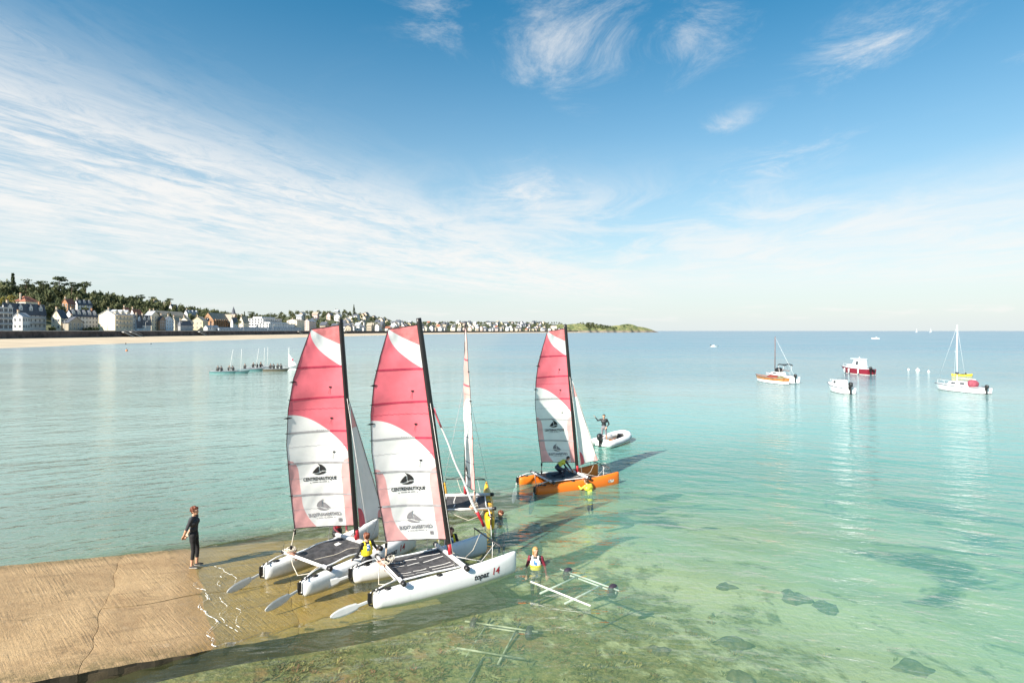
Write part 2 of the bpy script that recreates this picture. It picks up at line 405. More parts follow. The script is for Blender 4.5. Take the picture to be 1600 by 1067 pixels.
def mat_concrete():
    m = bpy.data.materials.new('ramp_concrete'); m.use_nodes = True; t = NT(m.node_tree)
    g = t.n('ShaderNodeNewGeometry').outputs['Position']; x, y, z = t.sep(g)
    rt = t.m('ADD', t.m('MULTIPLY', x, RD.x), t.m('MULTIPLY', y, RD.y)); rn = t.m('ADD', t.m('MULTIPLY', x, RN.x), t.m('MULTIPLY', y, RN.y))
    a = t.noise(g, 0.6, 6, 0.62, 0.4); b = t.noise(g, 4.0, 6, 0.7); f = t.noise(g, 22.0, 4, 0.7)
    c = t.mixc(t.rng(t.m('ADD', t.m('MULTIPLY', a, 0.6), t.m('MULTIPLY', b, 0.4)), 0.3, 0.66), (0.235, 0.14, 0.06), (0.45, 0.305, 0.155))
    c = t.mixc(t.m('MULTIPLY', t.rng(b, 0.45, 0.75), 0.5), c, (0.30, 0.19, 0.08))
    c = t.mixc(t.m('MULTIPLY', t.rng(f, 0.5, 0.8), 0.45), c, (0.62, 0.48, 0.31))
    rdm = t.n('ShaderNodeObjectInfo').outputs['Random']
    c = t.mixc(t.m('MULTIPLY', rdm, 0.35), c, (0.30, 0.205, 0.11))
    blot = t.noise(g, 1.3, 7, 0.72, 1.2)
    c = t.mixc(t.m('MULTIPLY', t.rng(blot, 0.56, 0.68), 0.5), c, (0.10, 0.07, 0.035))
    c = t.mixc(t.m('MULTIPLY', t.rng(blot, 0.42, 0.32), 0.4), c, (0.50, 0.38, 0.24))
    edge = t.m('MAXIMUM', t.rng(rn, R0.dot(RN) + 0.7, R0.dot(RN)), t.rng(rn, R0.dot(RN) + RW - 0.5, R0.dot(RN) + RW))
    c = t.mixc(t.m('MULTIPLY', edge, t.rng(b, 0.4, 0.6, 0.15, 0.75)), c, (0.11, 0.085, 0.03))
    c = t.mixc(t.m('MULTIPLY', t.rng(t.m('ADD', z, t.m('MULTIPLY', blot, 0.08)), 0.13, 0.05), 0.45), c, (0.20, 0.115, 0.035))   # soaked strip along the swash
    # weed stains grow in the tidal part of the slope
    c = t.mixc(t.m('MULTIPLY', t.rng(z, 0.10, -0.15), t.m('ADD', t.m('MULTIPLY', b, 0.6), 0.15)), c, (0.44, 0.25, 0.03))
    c = t.mixc(t.m('MULTIPLY', t.rng(z, -0.25, -0.75), 0.85), c, t.mixc(b, (0.06, 0.065, 0.02), (0.20, 0.17, 0.06)))
    streak = t.noise(t.xyz(t.m('MULTIPLY', rt, 0.25), t.m('MULTIPLY', rn, 2.2)), 1.6, 6, 0.7, 0.3)
    c = t.mixc(t.m('MULTIPLY', t.rng(streak, 0.52, 0.7), 0.45), c, (0.13, 0.085, 0.04))
    # ridges pressed across the slope, slightly skewed
    rv = t.m('ADD', t.m('MULTIPLY', rt, 1.0), t.m('ADD', t.m('MULTIPLY', rn, 0.25), t.m('MULTIPLY', a, 0.05)))
    rid = t.noise(t.xyz(t.m('MULTIPLY', rv, 15.0), t.m('MULTIPLY', rn, 0.8)), 1.0, 3, 0.6)
    rid = t.m('MULTIPLY', rid, t.rng(t.noise(g, 0.8, 3, 0.5), 0.35, 0.6, 0.25, 1.0))
    p = t.n('ShaderNodeBsdfPrincipled'); t.l(c, p.inputs['Base Color'])
    t.l(t.rng(z, 0.03, 0.10, 0.32, 0.85), p.inputs['Roughness'])
    hgt = t.m('ADD', t.m('MULTIPLY', rid, 1.3), t.m('ADD', t.m('MULTIPLY', b, 1.6), t.m('MULTIPLY', f, 0.7)))
    t.l(t.bump(hgt, 0.8, 0.022), p.inputs['Normal'])
    t.l(p.outputs[0], t.n('ShaderNodeOutputMaterial').inputs[0])
    return m
M_CON = mat_concrete()
M_DARK = pm('shaded_weedy_stone', (0.045, 0.035, 0.02), 0.9, 0.3, 2.0, 0.5, 6)  # weed on the outer slab edges, with their shade put into the colour

# the ramp: core block plus separate slabs with open, wandering joints
ramp = empty('boat_ramp', ramp_pt(0, RW / 2)); tag(ramp, 'ochre concrete slipway running down into the sea', kind='structure')
RO = ramp.location.copy()
mb = MB()
ts = [-14, -6, -2, 0, 3, 5.5, 8]
rings = []
for t in ts:
    a, b = ramp_pt(t, -0.06, -0.075), ramp_pt(t, RW + 0.06, -0.075)
    rings.append([a - RO, b - RO, Vector((b.x, b.y, -2.6)) - RO, Vector((a.x, a.y, -2.6)) - RO])
mb.loft(rings, pm('joint_filler', (0.075, 0.055, 0.03), 0.9, 0.3, 2.0, 0.5, 6), smooth=False)
mb.build('ramp_core', ramp)
jl = [-14.0, -9.2, -5.3, -1.75, 2.6, 5.6, 8.2]     # transverse joints
def jt(k, n): # the joints run a little askew and wander
    return jl[k] + 0.16 * (n - 3) * (0.6 if k % 2 else 1.0) + 0.045 * math.sin(n * 2.1 + k * 1.7) + 0.03 * math.sin(n * 5.3 + k) + 0.012 * math.sin(n * 17 + k)
def jn(t): return 3.05 + 0.10 * math.sin(t * 1.1) + 0.06 * math.sin(t * 2.9 + 1)
GAP = 0.011
for k in range(len(jl) - 1):
    for s in range(2):
        mb = MB(); NT_, NN = 26, 12
        def top(a, b):
            n_guess = lerp(0.0, 3.05, b) if s == 0 else lerp(3.05, RW, b)
            t = lerp(jt(k, n_guess) + 0.0055, jt(k + 1, n_guess) - 0.0055, a)
            n = lerp(-0.07 if s == 0 else jn(t) + GAP, jn(t) - GAP if s == 0 else RW + 0.07, b)
            if s == 0 and b == 0: n += 0.015 * math.sin(t * 3.1) + 0.018 * math.sin(t * 9.7)
            if s == 1 and b == 1: n += 0.02 * math.sin(t * 2.3 + 2) + 0.018 * math.sin(t * 9.1)
            dz = 0.005 * math.sin(t * 1.3 + k) + 0.004 * math.sin(n * 2.2 + t) + 0.012 * (((k * 7 + s * 3) % 5) / 5 - 0.5)
            if min(a, 1 - a) < 1e-6 or min(b, 1 - b) < 1e-6: dz -= 0.012
            return ramp_pt(t, n, dz) - RO
        mb.grid(NT_, NN, top, M_CON)
        for e in (0, 1):   # side walls of the slab
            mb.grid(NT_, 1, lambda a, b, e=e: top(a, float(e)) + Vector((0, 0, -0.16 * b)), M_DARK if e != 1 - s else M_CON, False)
            mb.grid(NN, 1, lambda a, b, e=e: top(float(e), a) + Vector((0, 0, -0.16 * b)), M_CON, False)
        mb.build('slab', ramp)

# lace of foam where the swash runs up the slope
M_FOAM = pm('foam', (0.82, 0.84, 0.82), 0.6, 0.05, 30)
mb = MB(); rnd = random.Random(5)
def foam_line(f, n0, n1, w, z=0.012):
    N = int(abs(n1 - n0) / 0.045); pts = []
    for i in range(N + 1):
        n = lerp(n0, n1, i / N); t = f(n); pts.append((R0 + RD * t + RN * n, RD))
    for i in range(N):
        if rnd.random() < 0.32: continue
        w0 = w * rnd.uniform(0.35, 1.5); w1 = w * rnd.uniform(0.35, 1.5); zz = z + rnd.uniform(0, 0.012)
        a, b = pts[i][0], pts[i + 1][0]
        mb.add([a - RD * w0 + Vector((0, 0, zz)), a + RD * w0 + Vector((0, 0, zz + 0.004)), b + RD * w1 + Vector((0, 0, zz + 0.004)), b - RD * w1 + Vector((0, 0, zz))], [(0, 1, 2, 3)], M_FOAM)
def lace(p, s=1.0):
    return lambda n: s * (0.26 * abs(math.sin(n * 1.9 + p)) ** 1.4 + 0.10 * abs(math.sin(n * 4.3 + p * 2)) + 0.02 * math.sin(n * 11 + p))
for (t0, a_, b_, w_, p_, s_) in ((-0.05, 0.0, 4.0, 0.0065, 0.6, 1.0), (-0.02, 0.05, 4.0, 0.004, 0.75, 1.0), (0.25, 0.2, 2.6, 0.0035, 2.2, 0.8), (0.48, 0.5, 1.7, 0.003, 0.2, 0.7), (0.50, 3.3, 4.9, 0.004, 1.1, 0.9), (0.72, 3.1, 4.4, 0.003, 2.6, 0.8)):
    f_ = lace(p_, s_); foam_line(lambda n, f_=f_, t0=t0: TSH + t0 + 0.22 - f_(n), a_, b_, w_)
for i in range(420):
    n = rnd.uniform(0.1, 4.6); t = TSH + 0.1 + abs(rnd.gauss(0, 0.55)); c = R0 + RD * t + RN * n; w = rnd.uniform(0.002, 0.006)
    z = rnd.uniform(0.012, 0.02); a = rnd.uniform(0, 3)
    mb.add([c + Vector((w * math.cos(a + q) * 1.6, w * math.sin(a + q), z)) for q in (0, 1.57, 3.14, 4.71)], [(0, 1, 2, 3)], M_FOAM)
fo = mb.build('foam'); tag(fo, 'white lacy foam along the water edge on the slipway', 'foam', kind='stuff')

# weed-grown stones and tufts of weed on the bed beside the ramp
M_W = [pm('weed_olive', (0.10, 0.10, 0.03), 0.8, 0.3, 3), pm('weed_brown', (0.16, 0.10, 0.03), 0.8, 0.3, 3), pm('weed_red', (0.22, 0.08, 0.04), 0.8, 0.25, 3), pm('weed_gold', (0.26, 0.21, 0.07), 0.8, 0.25, 3)]
mb = MB(); rnd = random.Random(8)
for i in range(2600):
    x = rnd.uniform(-5.5, 11); y = rnd.uniform(9.5, 17.5)
    t, n = ramp_tn(x, y)
    if n > -0.3 or t < 0.5: continue
    if rnd.random() > math.exp(-max(0, t - 5) / 3.0): continue
    z = -float(bed_depth(np.array(x), np.array(y))); m = rnd.choices(M_W, (6, 4, 0.5, 2))[0]; s = rnd.uniform(0.06, 0.24)
    for k in range(rnd.randint(12, 26)):
        a = rnd.uniform(0, 6.28); r = s * rnd.uniform(0.1, 1); h = s * rnd.uniform(0.08, 0.34); w = rnd.uniform(0.006, 0.018)
        bx, by = x + r * math.cos(a) * 0.6, y + r * math.sin(a) * 0.6; tx, ty = x + r * math.cos(a) * 1.3, y + r * math.sin(a) * 1.3
        px, py = -math.sin(a) * w, math.cos(a) * w
        mb.add([(bx - px, by - py, z - 0.02), (bx + px, by + py, z - 0.02), (tx + px * 1.4, ty + py * 1.4, z + h), (tx - px, ty - py, z + h * 0.8)], [(0, 1, 2, 3)], m)
sw = mb.build('seaweed'); tag(sw, 'olive and reddish seaweed covering the shallow bed beside the slipway', 'seaweed', kind='stuff')
M_ROCK = pm('weedy_rock', (0.10, 0.085, 0.045), 0.9, 0.4, 5.0, 0.6, 9, col2=(0.03, 0.035, 0.02))
for (px, py, s, lab) in ((1145, 990, 0.42, 'rounded dark sunken rock with the brown weedy rock just in front of it'), (1152, 1042, 0.38, 'brown weedy sunken rock closest to the lower picture edge'), (1425, 1003, 0.45, 'dark sunken rock standing alone farthest to the right'), (1240, 905, 0.5, 'largest dark sunken rock of the far trio, in its middle'), (1135, 895, 0.3, 'small dark sunken rock, left one of the far trio'), (1290, 915, 0.42, 'dark sunken rock, right one of the far trio'), (1030, 1012, 0.3, 'small sunken rock among weed nearest to the sunken trolleys')):
    q = sea_pt(px, py, -1.2); mb = MB(); vs = []
    mb.ball((0, 0, 0), (s, s * 0.8, s * 0.42), M_ROCK, 14, 9)
    rr = random.Random(px); ph = [rr.uniform(0, 6) for _ in range(6)]
    mb.v = [(a * (1 + 0.30 * math.sin(4 * b / s + ph[0]) + 0.2 * math.sin(9 * c / s + ph[1])), b * (1 + 0.25 * math.sin(4 * a / s + ph[2])), c * (1 + 0.3 * math.sin(6 * a / s + ph[3]))) for a, b, c in mb.v]
    zb = -float(bed_depth(np.array(q.x), np.array(q.y)))
    o = mb.build('rock', None, (q.x, q.y, zb - s * 0.04))
    tag(o, lab, 'rock', 'sunken rocks on the sandy bed')
# ------------------------------------------------------------------ the far shore
WALL = [(-262, 120), (-268, 220), (-270, 300), (-272, 400), (-274, 514), (-272, 650), (-266, 800), (-240, 1060), (-160, 1440), (-20, 1850), (213, 2320), (330, 2480)]
_wp = np.array(WALL, float); _ws = np.concatenate([[0], np.cumsum(np.hypot(*np.diff(_wp, axis=0).T))])
def wall_at(s):
    x = np.interp(s, _ws, _wp[:, 0]); y = np.interp(s, _ws, _wp[:, 1])
    x2 = np.interp(s + 15, _ws, _wp[:, 0]); y2 = np.interp(s + 15, _ws, _wp[:, 1])
    x1 = np.interp(s - 15, _ws, _wp[:, 0]); y1 = np.interp(s - 15, _ws, _wp[:, 1])
    d = np.array([x2 - x1, y2 - y1]); d = d / np.linalg.norm(d)
    return np.array([x, y]), d, np.array([-d[1], d[0]])
S_END = _ws[-1]
def s_of_y(y): return float(np.interp(y, _wp[:, 1], _ws))
_RS = [s_of_y(a) for a in (120, 300, 450, 560, 640, 720, 800, 960, 1080, 1180, 1300, 1450, 1700, 2000, 2320, 2480)]
_RV = [27, 29, 29, 28, 25, 18, 12, 13, 25, 33, 27, 13, 19, 24, 27, 30]
def land_h(s, t):
    r = np.interp(s, _RS, _RV)
    return 6.9 + sstep(22, 150, t) * r * (1 - 0.3 * sstep(230, 420, t)) + 1.2 * np.sin(s * 0.05) * np.sin(t * 0.06) * sstep(40, 90, t)
def land_pt(s, t):
    p, d, n = wall_at(s); q = p + n * t
    return Vector((q[0], q[1], float(land_h(s, t))))
def st_of(x, y):
    """station and inland distance of a place on the map"""
    ss = np.linspace(0, S_END, 600); X = np.interp(ss, _ws, _wp[:, 0]); Y = np.interp(ss, _ws, _wp[:, 1])
    i = int(np.argmin((X - x) ** 2 + (Y - y) ** 2)); p, d, n = wall_at(ss[i])
    return ss[i], float((x - p[0]) * n[0] + (y - p[1]) * n[1])
def ground_z(x, y):
    s, t = st_of(x, y); return float(land_h(s, max(t, 0)))

def mat_land():
    m = bpy.data.materials.new('hill_grass'); m.use_nodes = True; t = NT(m.node_tree)
    g = t.n('ShaderNodeNewGeometry').outputs['Position']
    a = t.noise(g, 0.03, 5, 0.6); b = t.noise(g, 0.3, 5, 0.7)
    c = t.mixc(t.rng(a, 0.35, 0.65), (0.05, 0.065, 0.025), (0.12, 0.12, 0.05)); c = t.mixc(t.m('MULTIPLY', b, 0.5), c, (0.035, 0.05, 0.02))
    p = t.n('ShaderNodeBsdfPrincipled'); t.l(c, p.inputs['Base Color']); p.inputs['Roughness'].default_value = 0.95
    t.l(p.outputs[0], t.n('ShaderNodeOutputMaterial').inputs[0]); return m
M_LAND = mat_land()
M_SAND = pm('beach_sand', (0.47, 0.385, 0.275), 0.95, 0.08, 0.05, 0.2, 1.0)
M_WALL = pm('sea_wall_stone', (0.115, 0.085, 0.075), 0.9, 0.3, 0.22, 0.5, 2.0)
M_COPE = pm('pale_coping', (0.48, 0.45, 0.42), 0.8, 0.1, 0.5)
M_PROM = pm('promenade', (0.42, 0.39, 0.35), 0.9, 0.1, 0.2)

SS = np.concatenate([np.arange(0, 900, 12), np.arange(900, S_END + 1, 30)])
def strip(name, offs, zf, mat):
    mb = MB(); rows = []
    for s in SS:
        p, d, n = wall_at(s)
        rows.append([(p[0] + n[0] * o, p[1] + n[1] * o, zf(s, o)) for o in offs])
    vs = [q for r in rows for q in r]; k = len(offs)
    fs = [(i * k + j, (i + 1) * k + j, (i + 1) * k + j + 1, i * k + j + 1) for i in range(len(rows) - 1) for j in range(k - 1)]
    mb.add(vs, fs, mat, True)
    return mb.build(name)
def bw(s): return float(np.interp(s, [0, 300, 700, 1200, 2000, S_END], [62, 56, 50, 44, 40, 30]))
def beach_z(s, o):
    w = bw(s) * (1 + 0.06 * math.sin(s * 0.021) + 0.03 * math.sin(s * 0.06)); return lerp(3.05, 0.0, min(1.35, -o / w)) 
b_ = strip('beach', [0.6, -6, -14, -22, -30, -36, -42, -48, -54, -60, -66, -76, -90], beach_z, M_SAND); tag(b_, 'pale sand beach below the sea wall', kind='structure')
offs = [-0.2, 6, 12, 18, 24, 32, 40, 50, 60, 72, 84, 98, 112, 128, 144, 160, 190, 230, 280, 340, 420]
l_ = strip('hill', offs, lambda s, o: float(land_h(s, o)), M_LAND); tag(l_, 'wooded hillside behind the seafront', kind='structure')
p_ = strip('promenade', [-0.1, 9.0], lambda s, o: float(land_h(s, o)) + 0.05, M_PROM); tag(p_, 'pale promenade along the top of the sea wall', kind='structure')
mb = MB(); rings = []
for s in SS:
    p, d, n = wall_at(s); pr = lambda o, z: (p[0] + n[0] * o, p[1] + n[1] * o, z)
    rings.append([pr(-0.9, 2.0), pr(-0.4, 6.75), pr(0.3, 6.75), pr(0.3, 2.0)])
mb.loft(rings, M_WALL, smooth=False); swl = mb.build('sea_wall')
tag(swl, 'long dark stone sea wall between the sandy beach and the seafront houses', 'sea wall')
mb = MB(); rings = []
for s in SS:
    p, d, n = wall_at(s); pr = lambda o, z: (p[0] + n[0] * o, p[1] + n[1] * o, z)
    rings.append([pr(-0.55, 6.76), pr(-0.55, 7.22), pr(0.05, 7.22), pr(0.05, 6.76)])
mb.loft(rings, M_COPE, smooth=False); mb.build('coping', swl)
for yy in (400, 408, 500, 880, 720):      # steps down to the sand
    s = s_of_y(yy); p, d, n = wall_at(s); mb = MB()
    for k in range(14):
        q = p - n * 1.9 + d * (k * 0.9); mb.box((q[0], q[1], lerp(6.6, 2.9, k / 13) - 0.4), (1.9, 0.95, 0.8), M_COPE, math.atan2(d[1], d[0]) + math.pi / 2)
    mb.tube([(*(p - n * 2.8), 7.7), (*(p - n * 2.8 + d * 12.5), 3.9)], 0.16, M_COPE, 5)
    mb.build('beach_steps', swl)

# ---- houses. All lie square to the shore: 'front' looks to the sea (+x), 'gable end' looks to the slipway (-y)
WCOL = {'white': (0.72, 0.71, 0.70), 'cream': (0.76, 0.66, 0.50), 'stone': (0.42, 0.36, 0.28), 'brown': (0.30, 0.20, 0.14), 'blue': (0.58, 0.66, 0.74), 'grey': (0.40, 0.40, 0.41), 'yellow': (0.62, 0.53, 0.35), 'brick': (0.42, 0.21, 0.11), 'pink': (0.66, 0.50, 0.44)}
RCOL = {'slate': (0.085, 0.095, 0.12), 'pale': (0.34, 0.36, 0.39), 'red': (0.33, 0.12, 0.07), 'tan': (0.36, 0.31, 0.24), 'flat': (0.5, 0.5, 0.5)}
def wm(c): return pm('render_' + c, WCOL[c], 0.85, 0.07, 0.25)
def rm(c): return pm('roof_' + c, RCOL[c], 0.7, 0.16, 0.4)
M_GLASS = pm('window_glass', (0.035, 0.045, 0.06), 0.12, 0.1, 1)
M_FRAME = pm('white_window_frame', (0.75, 0.75, 0.74), 0.5, 0.05, 1)
M_RAIL = pm('balcony_rail', (0.30, 0.27, 0.27), 0.6, 0.1, 1)
def window_mesh(w, h):
    k = ('win', w, h)
    if k in MATS: return MATS[k]
    mb = MB(); mb.box((0, 0, 0), (0.12, w, h), M_GLASS)
    for s in (-1, 1):
        mb.box((0.03, s * (w / 2 + 0.05), 0), (0.18, 0.12, h + 0.2), M_FRAME)
        mb.box((0.03, 0, s * (h / 2 + 0.05)), (0.18, w, 0.12), M_FRAME)
    mb.box((0.04, 0, 0), (0.17, 0.07, h), M_FRAME)
    MATS[k] = mb.mesh('window'); return MATS[k]
GRP = None
def house(name, label, x0, x1, y0, y1, zb, ze, zr, wall='white', roof='slate', kind='side', rows=0, cols=0, grows=0, gcols=0, dormers=0, chimneys=1, balcony=0, group=None, win=(1.0, 1.6), found=4.0, cat='house', eav=0.45):
    """x0 back, x1 front (sea side), y0 near gable, y1 far gable. kind: side = ridge along the shore, front = gable to the sea, flat, hip"""
    ox, oy = (x0 + x1) / 2, (y0 + y1) / 2; H = empty(name, (ox, oy, zb)); dx, dy = (x1 - x0) / 2, (y1 - y0) / 2
    tag(H, label, cat, group)
    W_, Rf = wm(wall), rm(roof); e, r = ze - zb, zr - zb; f = -found
    mb = MB()
    if kind == 'flat':
        mb.box((0, 0, (e + f) / 2), (2 * dx, 2 * dy, e - f), W_)
    else:
        mb.box((0, 0, (e + f) / 2), (2 * dx, 2 * dy, e - f), W_)
        if kind == 'side':
            for s in (-1, 1): mb.add([(-dx, s * dy, e), (dx, s * dy, e), (0, s * dy, r - 0.05)], [(0, 1, 2) if s < 0 else (2, 1, 0)], W_)
        elif kind == 'front':
            for s in (-1, 1): mb.add([(s * dx, -dy, e), (s * dx, dy, e), (s * dx, 0, r - 0.05)], [(0, 1, 2) if s > 0 else (2, 1, 0)], W_)
    mb.build('wall', H)
    mb = MB(); o = eav; th = 0.25
    def slope(a, b, c, d): # quad with thickness
        mb.add([a, b, c, d] + [(q[0], q[1], q[2] + th) for q in (a, b, c, d)], [(3, 2, 1, 0), (4, 5, 6, 7), (0, 1, 5, 4), (1, 2, 6, 5), (2, 3, 7, 6), (3, 0, 4, 7)], Rf)
    if kind == 'side':
        sl = (r - e) / dx
        for s in (-1, 1): slope((s * (dx + o), -dy - o * 0.6, e - sl * o), (s * (dx + o), dy + o * 0.6, e - sl * o), (0, dy + o * 0.6, r), (0, -dy - o * 0.6, r))
    elif kind == 'front':
        sl = (r - e) / dy
        for s in (-1, 1): slope((-dx - o * 0.6, s * (dy + o), e - sl * o), (dx + o * 0.6, s * (dy + o), e - sl * o), (dx + o * 0.6, 0, r), (-dx - o * 0.6, 0, r))
    elif kind == 'hip':
        q = min(dx, dy) * 0.9; a = [(-dx - o, -dy - o, e), (dx + o, -dy - o, e), (dx + o, dy + o, e), (-dx - o, dy + o, e)]
        if dy >= dx: t = [(0, -dy + q, r), (0, dy - q, r)]; fs = [(0, 1, 4), (1, 2, 5, 4), (2, 3, 5), (3, 0, 4, 5), (3, 2, 1, 0)]
        else: t = [(-dx + q, 0, r), (dx - q, 0, r)]; fs = [(0, 1, 5, 4), (1, 2, 5), (2, 3, 4, 5), (3, 0, 4), (3, 2, 1, 0)]
        mb.add(a + t, fs, Rf)
    else:
        mb.box((0, 0, e + 0.15), (2 * dx + 0.5, 2 * dy + 0.5, 0.3), Rf)
        if r > e + 0.5: mb.box((-dx * 0.2, 0, (e + r) / 2), (dx * 1.2, dy * 1.4, r - e), W_)
    Rb = mb.build('roof', H)
    for k in range(chimneys):
        mb = MB(); yy = (-dy * 0.8 if k == 0 else dy * 0.75) if kind != 'front' else 0.0; xx = 0.0 if kind != 'front' else -dx * 0.6 + k * dx
        top_ = r + 1.4; mb.box((xx, yy, (e + top_) / 2 + 0.3), (0.8, 1.2, top_ - e), wm('brick' if k % 2 else 'stone')); mb.box((xx, yy, top_ + 0.45), (0.95, 1.35, 0.25), wm('brick'))
        mb.build('chimney', Rb)
    for k in range(dormers):
        yy = -dy + 2 * dy * (k + 0.5) / dormers; w = min(2.6, 1.3 * dy / dormers + 0.6); dz = (r - e)
        mb = MB(); xf_ = dx * 0.82; hb, ht = e + dz * 0.1, e + dz * 0.68
        mb.box(((xf_ + dx * 0.2) / 2, yy, (hb + ht) / 2), (xf_ - dx * 0.2, w, ht - hb), W_)
        for s in (-1, 1):
            a, b, c, d = (xf_ + 0.25, yy + s * (w / 2 + 0.25), ht - 0.1), (0, yy + s * (w / 2 + 0.25), ht - 0.1), (0, yy, ht + w * 0.55), (xf_ + 0.25, yy, ht + w * 0.55)
            mb.add([a, b, c, d] + [(q[0], q[1], q[2] + 0.18) for q in (a, b, c, d)], [(0, 1, 2, 3), (7, 6, 5, 4), (0, 3, 7, 4), (1, 0, 4, 5)], Rf)
        mb.add([(xf_, yy - w / 2, ht), (xf_, yy + w / 2, ht), (xf_, yy, ht + w * 0.5)], [(0, 1, 2)], W_)
        dm = mb.build('dormer', Rb)
        if w > 1.2: inst('window', window_mesh(0.8, 1.1), Rb, (xf_ + 0.05, yy, (hb + ht) / 2 + 0.1))
    me = window_mesh(*win); hh = e / max(rows, 1)
    for i in range(rows):
        for j in range(cols):
            inst('window', me, H, (dx + 0.01, -dy + 2 * dy * (j + 0.5) / cols, hh * (i + 0.5) + 0.1), 0)
    if grows:
        hh2 = e / grows
        for i in range(grows):
            for j in range(gcols): inst('window', me, H, (-dx + 2 * dx * (j + 0.5) / gcols, -dy - 0.01, hh2 * (i + 0.5) + 0.1), -math.pi / 2)
    for i in range(1, balcony + 1):
        mb = MB(); z = hh * i - 0.1
        mb.box((dx + 0.7, 0, z), (1.4, 2 * dy * 0.94, 0.2), W_); 
        mb.box((dx + 1.36, 0, z + 1.05), (0.08, 2 * dy * 0.94, 0.1), M_RAIL)
        for k in range(max(4, int(dy * 2 / 0.9))):
            mb.box((dx + 1.36, -dy * 0.94 + k * 2 * dy * 0.94 / max(3, int(dy * 2 / 0.9) - 1), z + 0.55), (0.06, 0.12, 0.95), M_RAIL)
        mb.build('balcony', H)
    return H

def hpx(name, label, pg, pc, pf, yb, ye, yr, xf, **kw):
    """a house from the pixel columns of its near gable start, its near front corner and its far front corner"""
    y0 = xf * FOC / (pc - 800.0); y1 = xf * FOC / (pf - 800.0); x0 = (pg - 800.0) / FOC * y0
    z = lambda py: CAM_H + (517.0 - py) / FOC * y0
    return house(name, label, x0, xf, y0, y1, z(yb), z(ye), z(yr), **kw)

hpx('apartment_building', 'white modern apartment block with long glazed balconies beside the sea wall', -62, -26, 20, 515, 479, 477, -286, wall='white', roof='pale', kind='flat', rows=4, cols=6, balcony=3, chimneys=0, win=(2.2, 1.9), cat='building')
hpx('seaside_house', 'low white house with a pale gable between apartment block and grey villa', 20, 35, 47, 515, 495, 489, -291, wall='white', roof='pale', rows=2, cols=3, grows=2, gcols=2)
hpx('seaside_villa', 'large white villa with dark slate roof and a row of steep front gables', 1, 8, 72, 513, 487, 473, -303, wall='white', rows=3, cols=9, dormers=4, balcony=2, chimneys=2)
hpx('seaside_villa', 'villa with orange tiled hip roof rising behind the slate-gabled villa', 20, 40, 62, 490, 471, 462, -335, wall='cream', roof='red', kind='hip', rows=2, cols=4, grows=2, gcols=3, chimneys=1)
hpx('seaside_house', 'old cream house with steep slate roof beside the narrow garden', 80, 95, 106, 516, 496, 484, -292, wall='cream', rows=2, cols=3, grows=2, gcols=2)
hpx('seaside_house', 'low grey stone house with its gable turned to the sea', 98, 107, 131, 516, 504, 495, -287, wall='stone', kind='front', rows=2, cols=4, chimneys=1)
hpx('seaside_villa', 'long white house with mansard slate roof and dormers behind the grey stone gable', 102, 112, 153, 513, 493, 484, -306, wall='white', rows=3, cols=8, dormers=5, chimneys=2)
hpx('apartment_building', 'building with a big blank cream gable wall and balconied front', 154, 180, 207, 515, 492, 484.5, -286, wall='cream', roof='pale', rows=3, cols=5, dormers=3, balcony=3, chimneys=1, cat='building')
hpx('seaside_house', 'red-roofed house peeping over the roof of the balconied building', 190, 197, 204, 505, 487, 480.5, -318, wall='white', roof='red', rows=2, cols=2, grows=2, gcols=1)
hpx('seaside_house', 'second red-roofed house with white gable behind the seafront row', 203, 209, 222, 505, 489.5, 483, -322, wall='white', roof='red', rows=2, cols=3, grows=2, gcols=1)
hpx('seaside_house', 'tall narrow white house next to the balconied building', 205, 208.5, 213, 515, 494, 491, -288, wall='white', roof='pale', rows=4, cols=2, chimneys=0)
hpx('seaside_house', 'house with a huge dark blue-grey slate roof in the seafront row', 211, 213.5, 222, 515, 504, 492, -287, wall='blue', rows=1, cols=3, dormers=1)
hpx('seaside_house', 'white house with dark mansard roof and tall windows in the seafront row', 220, 222.5, 236, 515, 502, 493, -287, wall='white', rows=2, cols=4, dormers=2)
hpx('seaside_house', 'tall cream house with pointed gable facing the sea', 226, 236.5, 249, 515, 493, 486, -290, wall='cream', roof='pale', kind='front', rows=4, cols=3, grows=3, gcols=2)
hpx('large_house', 'long cream building with pale roof standing above the seafront row', 226, 244, 292, 510, 492, 485, -348, wall='cream', roof='tan', rows=2, cols=12, grows=2, gcols=2)
hpx('seaside_house', 'brown half-timbered house beside the pale blue gabled house', 247, 249.8, 258.5, 515, 500, 493.5, -287, wall='brown', roof='slate', kind='front', rows=3, cols=3)
hpx('seaside_house', 'pale blue house with white gable turned to the sea', 256, 259.5, 271.5, 515, 500, 494, -287, wall='blue', roof='slate', kind='front', rows=3, cols=3)
hpx('seaside_house', 'small cream house with brown roof beside the pale blue gabled house', 269, 273, 281.5, 515, 500, 496, -292, wall='cream', roof='tan', rows=2, cols=2, grows=2, gcols=1)
hpx('seaside_house', 'low dark slate-roofed house with blue-grey front', 278, 282, 300, 516, 508.5, 500.5, -286, wall='grey', kind='hip', rows=1, cols=4)
hpx('seaside_house', 'house with broad white gable behind the low dark slate-roofed house', 278, 296, 302, 515, 503, 496, -304, wall='cream', roof='tan', rows=2, cols=2)
hpx('seaside_house', 'white house with many small windows at the foot of the wooded hill', 287, 293, 311, 510, 490.5, 484.5, -352, wall='white', roof='pale', rows=3, cols=6, dormers=3)
hpx('seaside_house', 'pale yellow house with tan roof next to the church', 299, 317, 325, 515, 502, 495, -300, wall='yellow', roof='tan', rows=2, cols=3, grows=2, gcols=3)
hpx('beach_pavilion', 'low white pavilion with sloping roof in front of the church', 318, 324, 342, 516, 511.5, 508.5, -284, wall='white', roof='pale', rows=1, cols=6, chimneys=0, cat='pavilion')
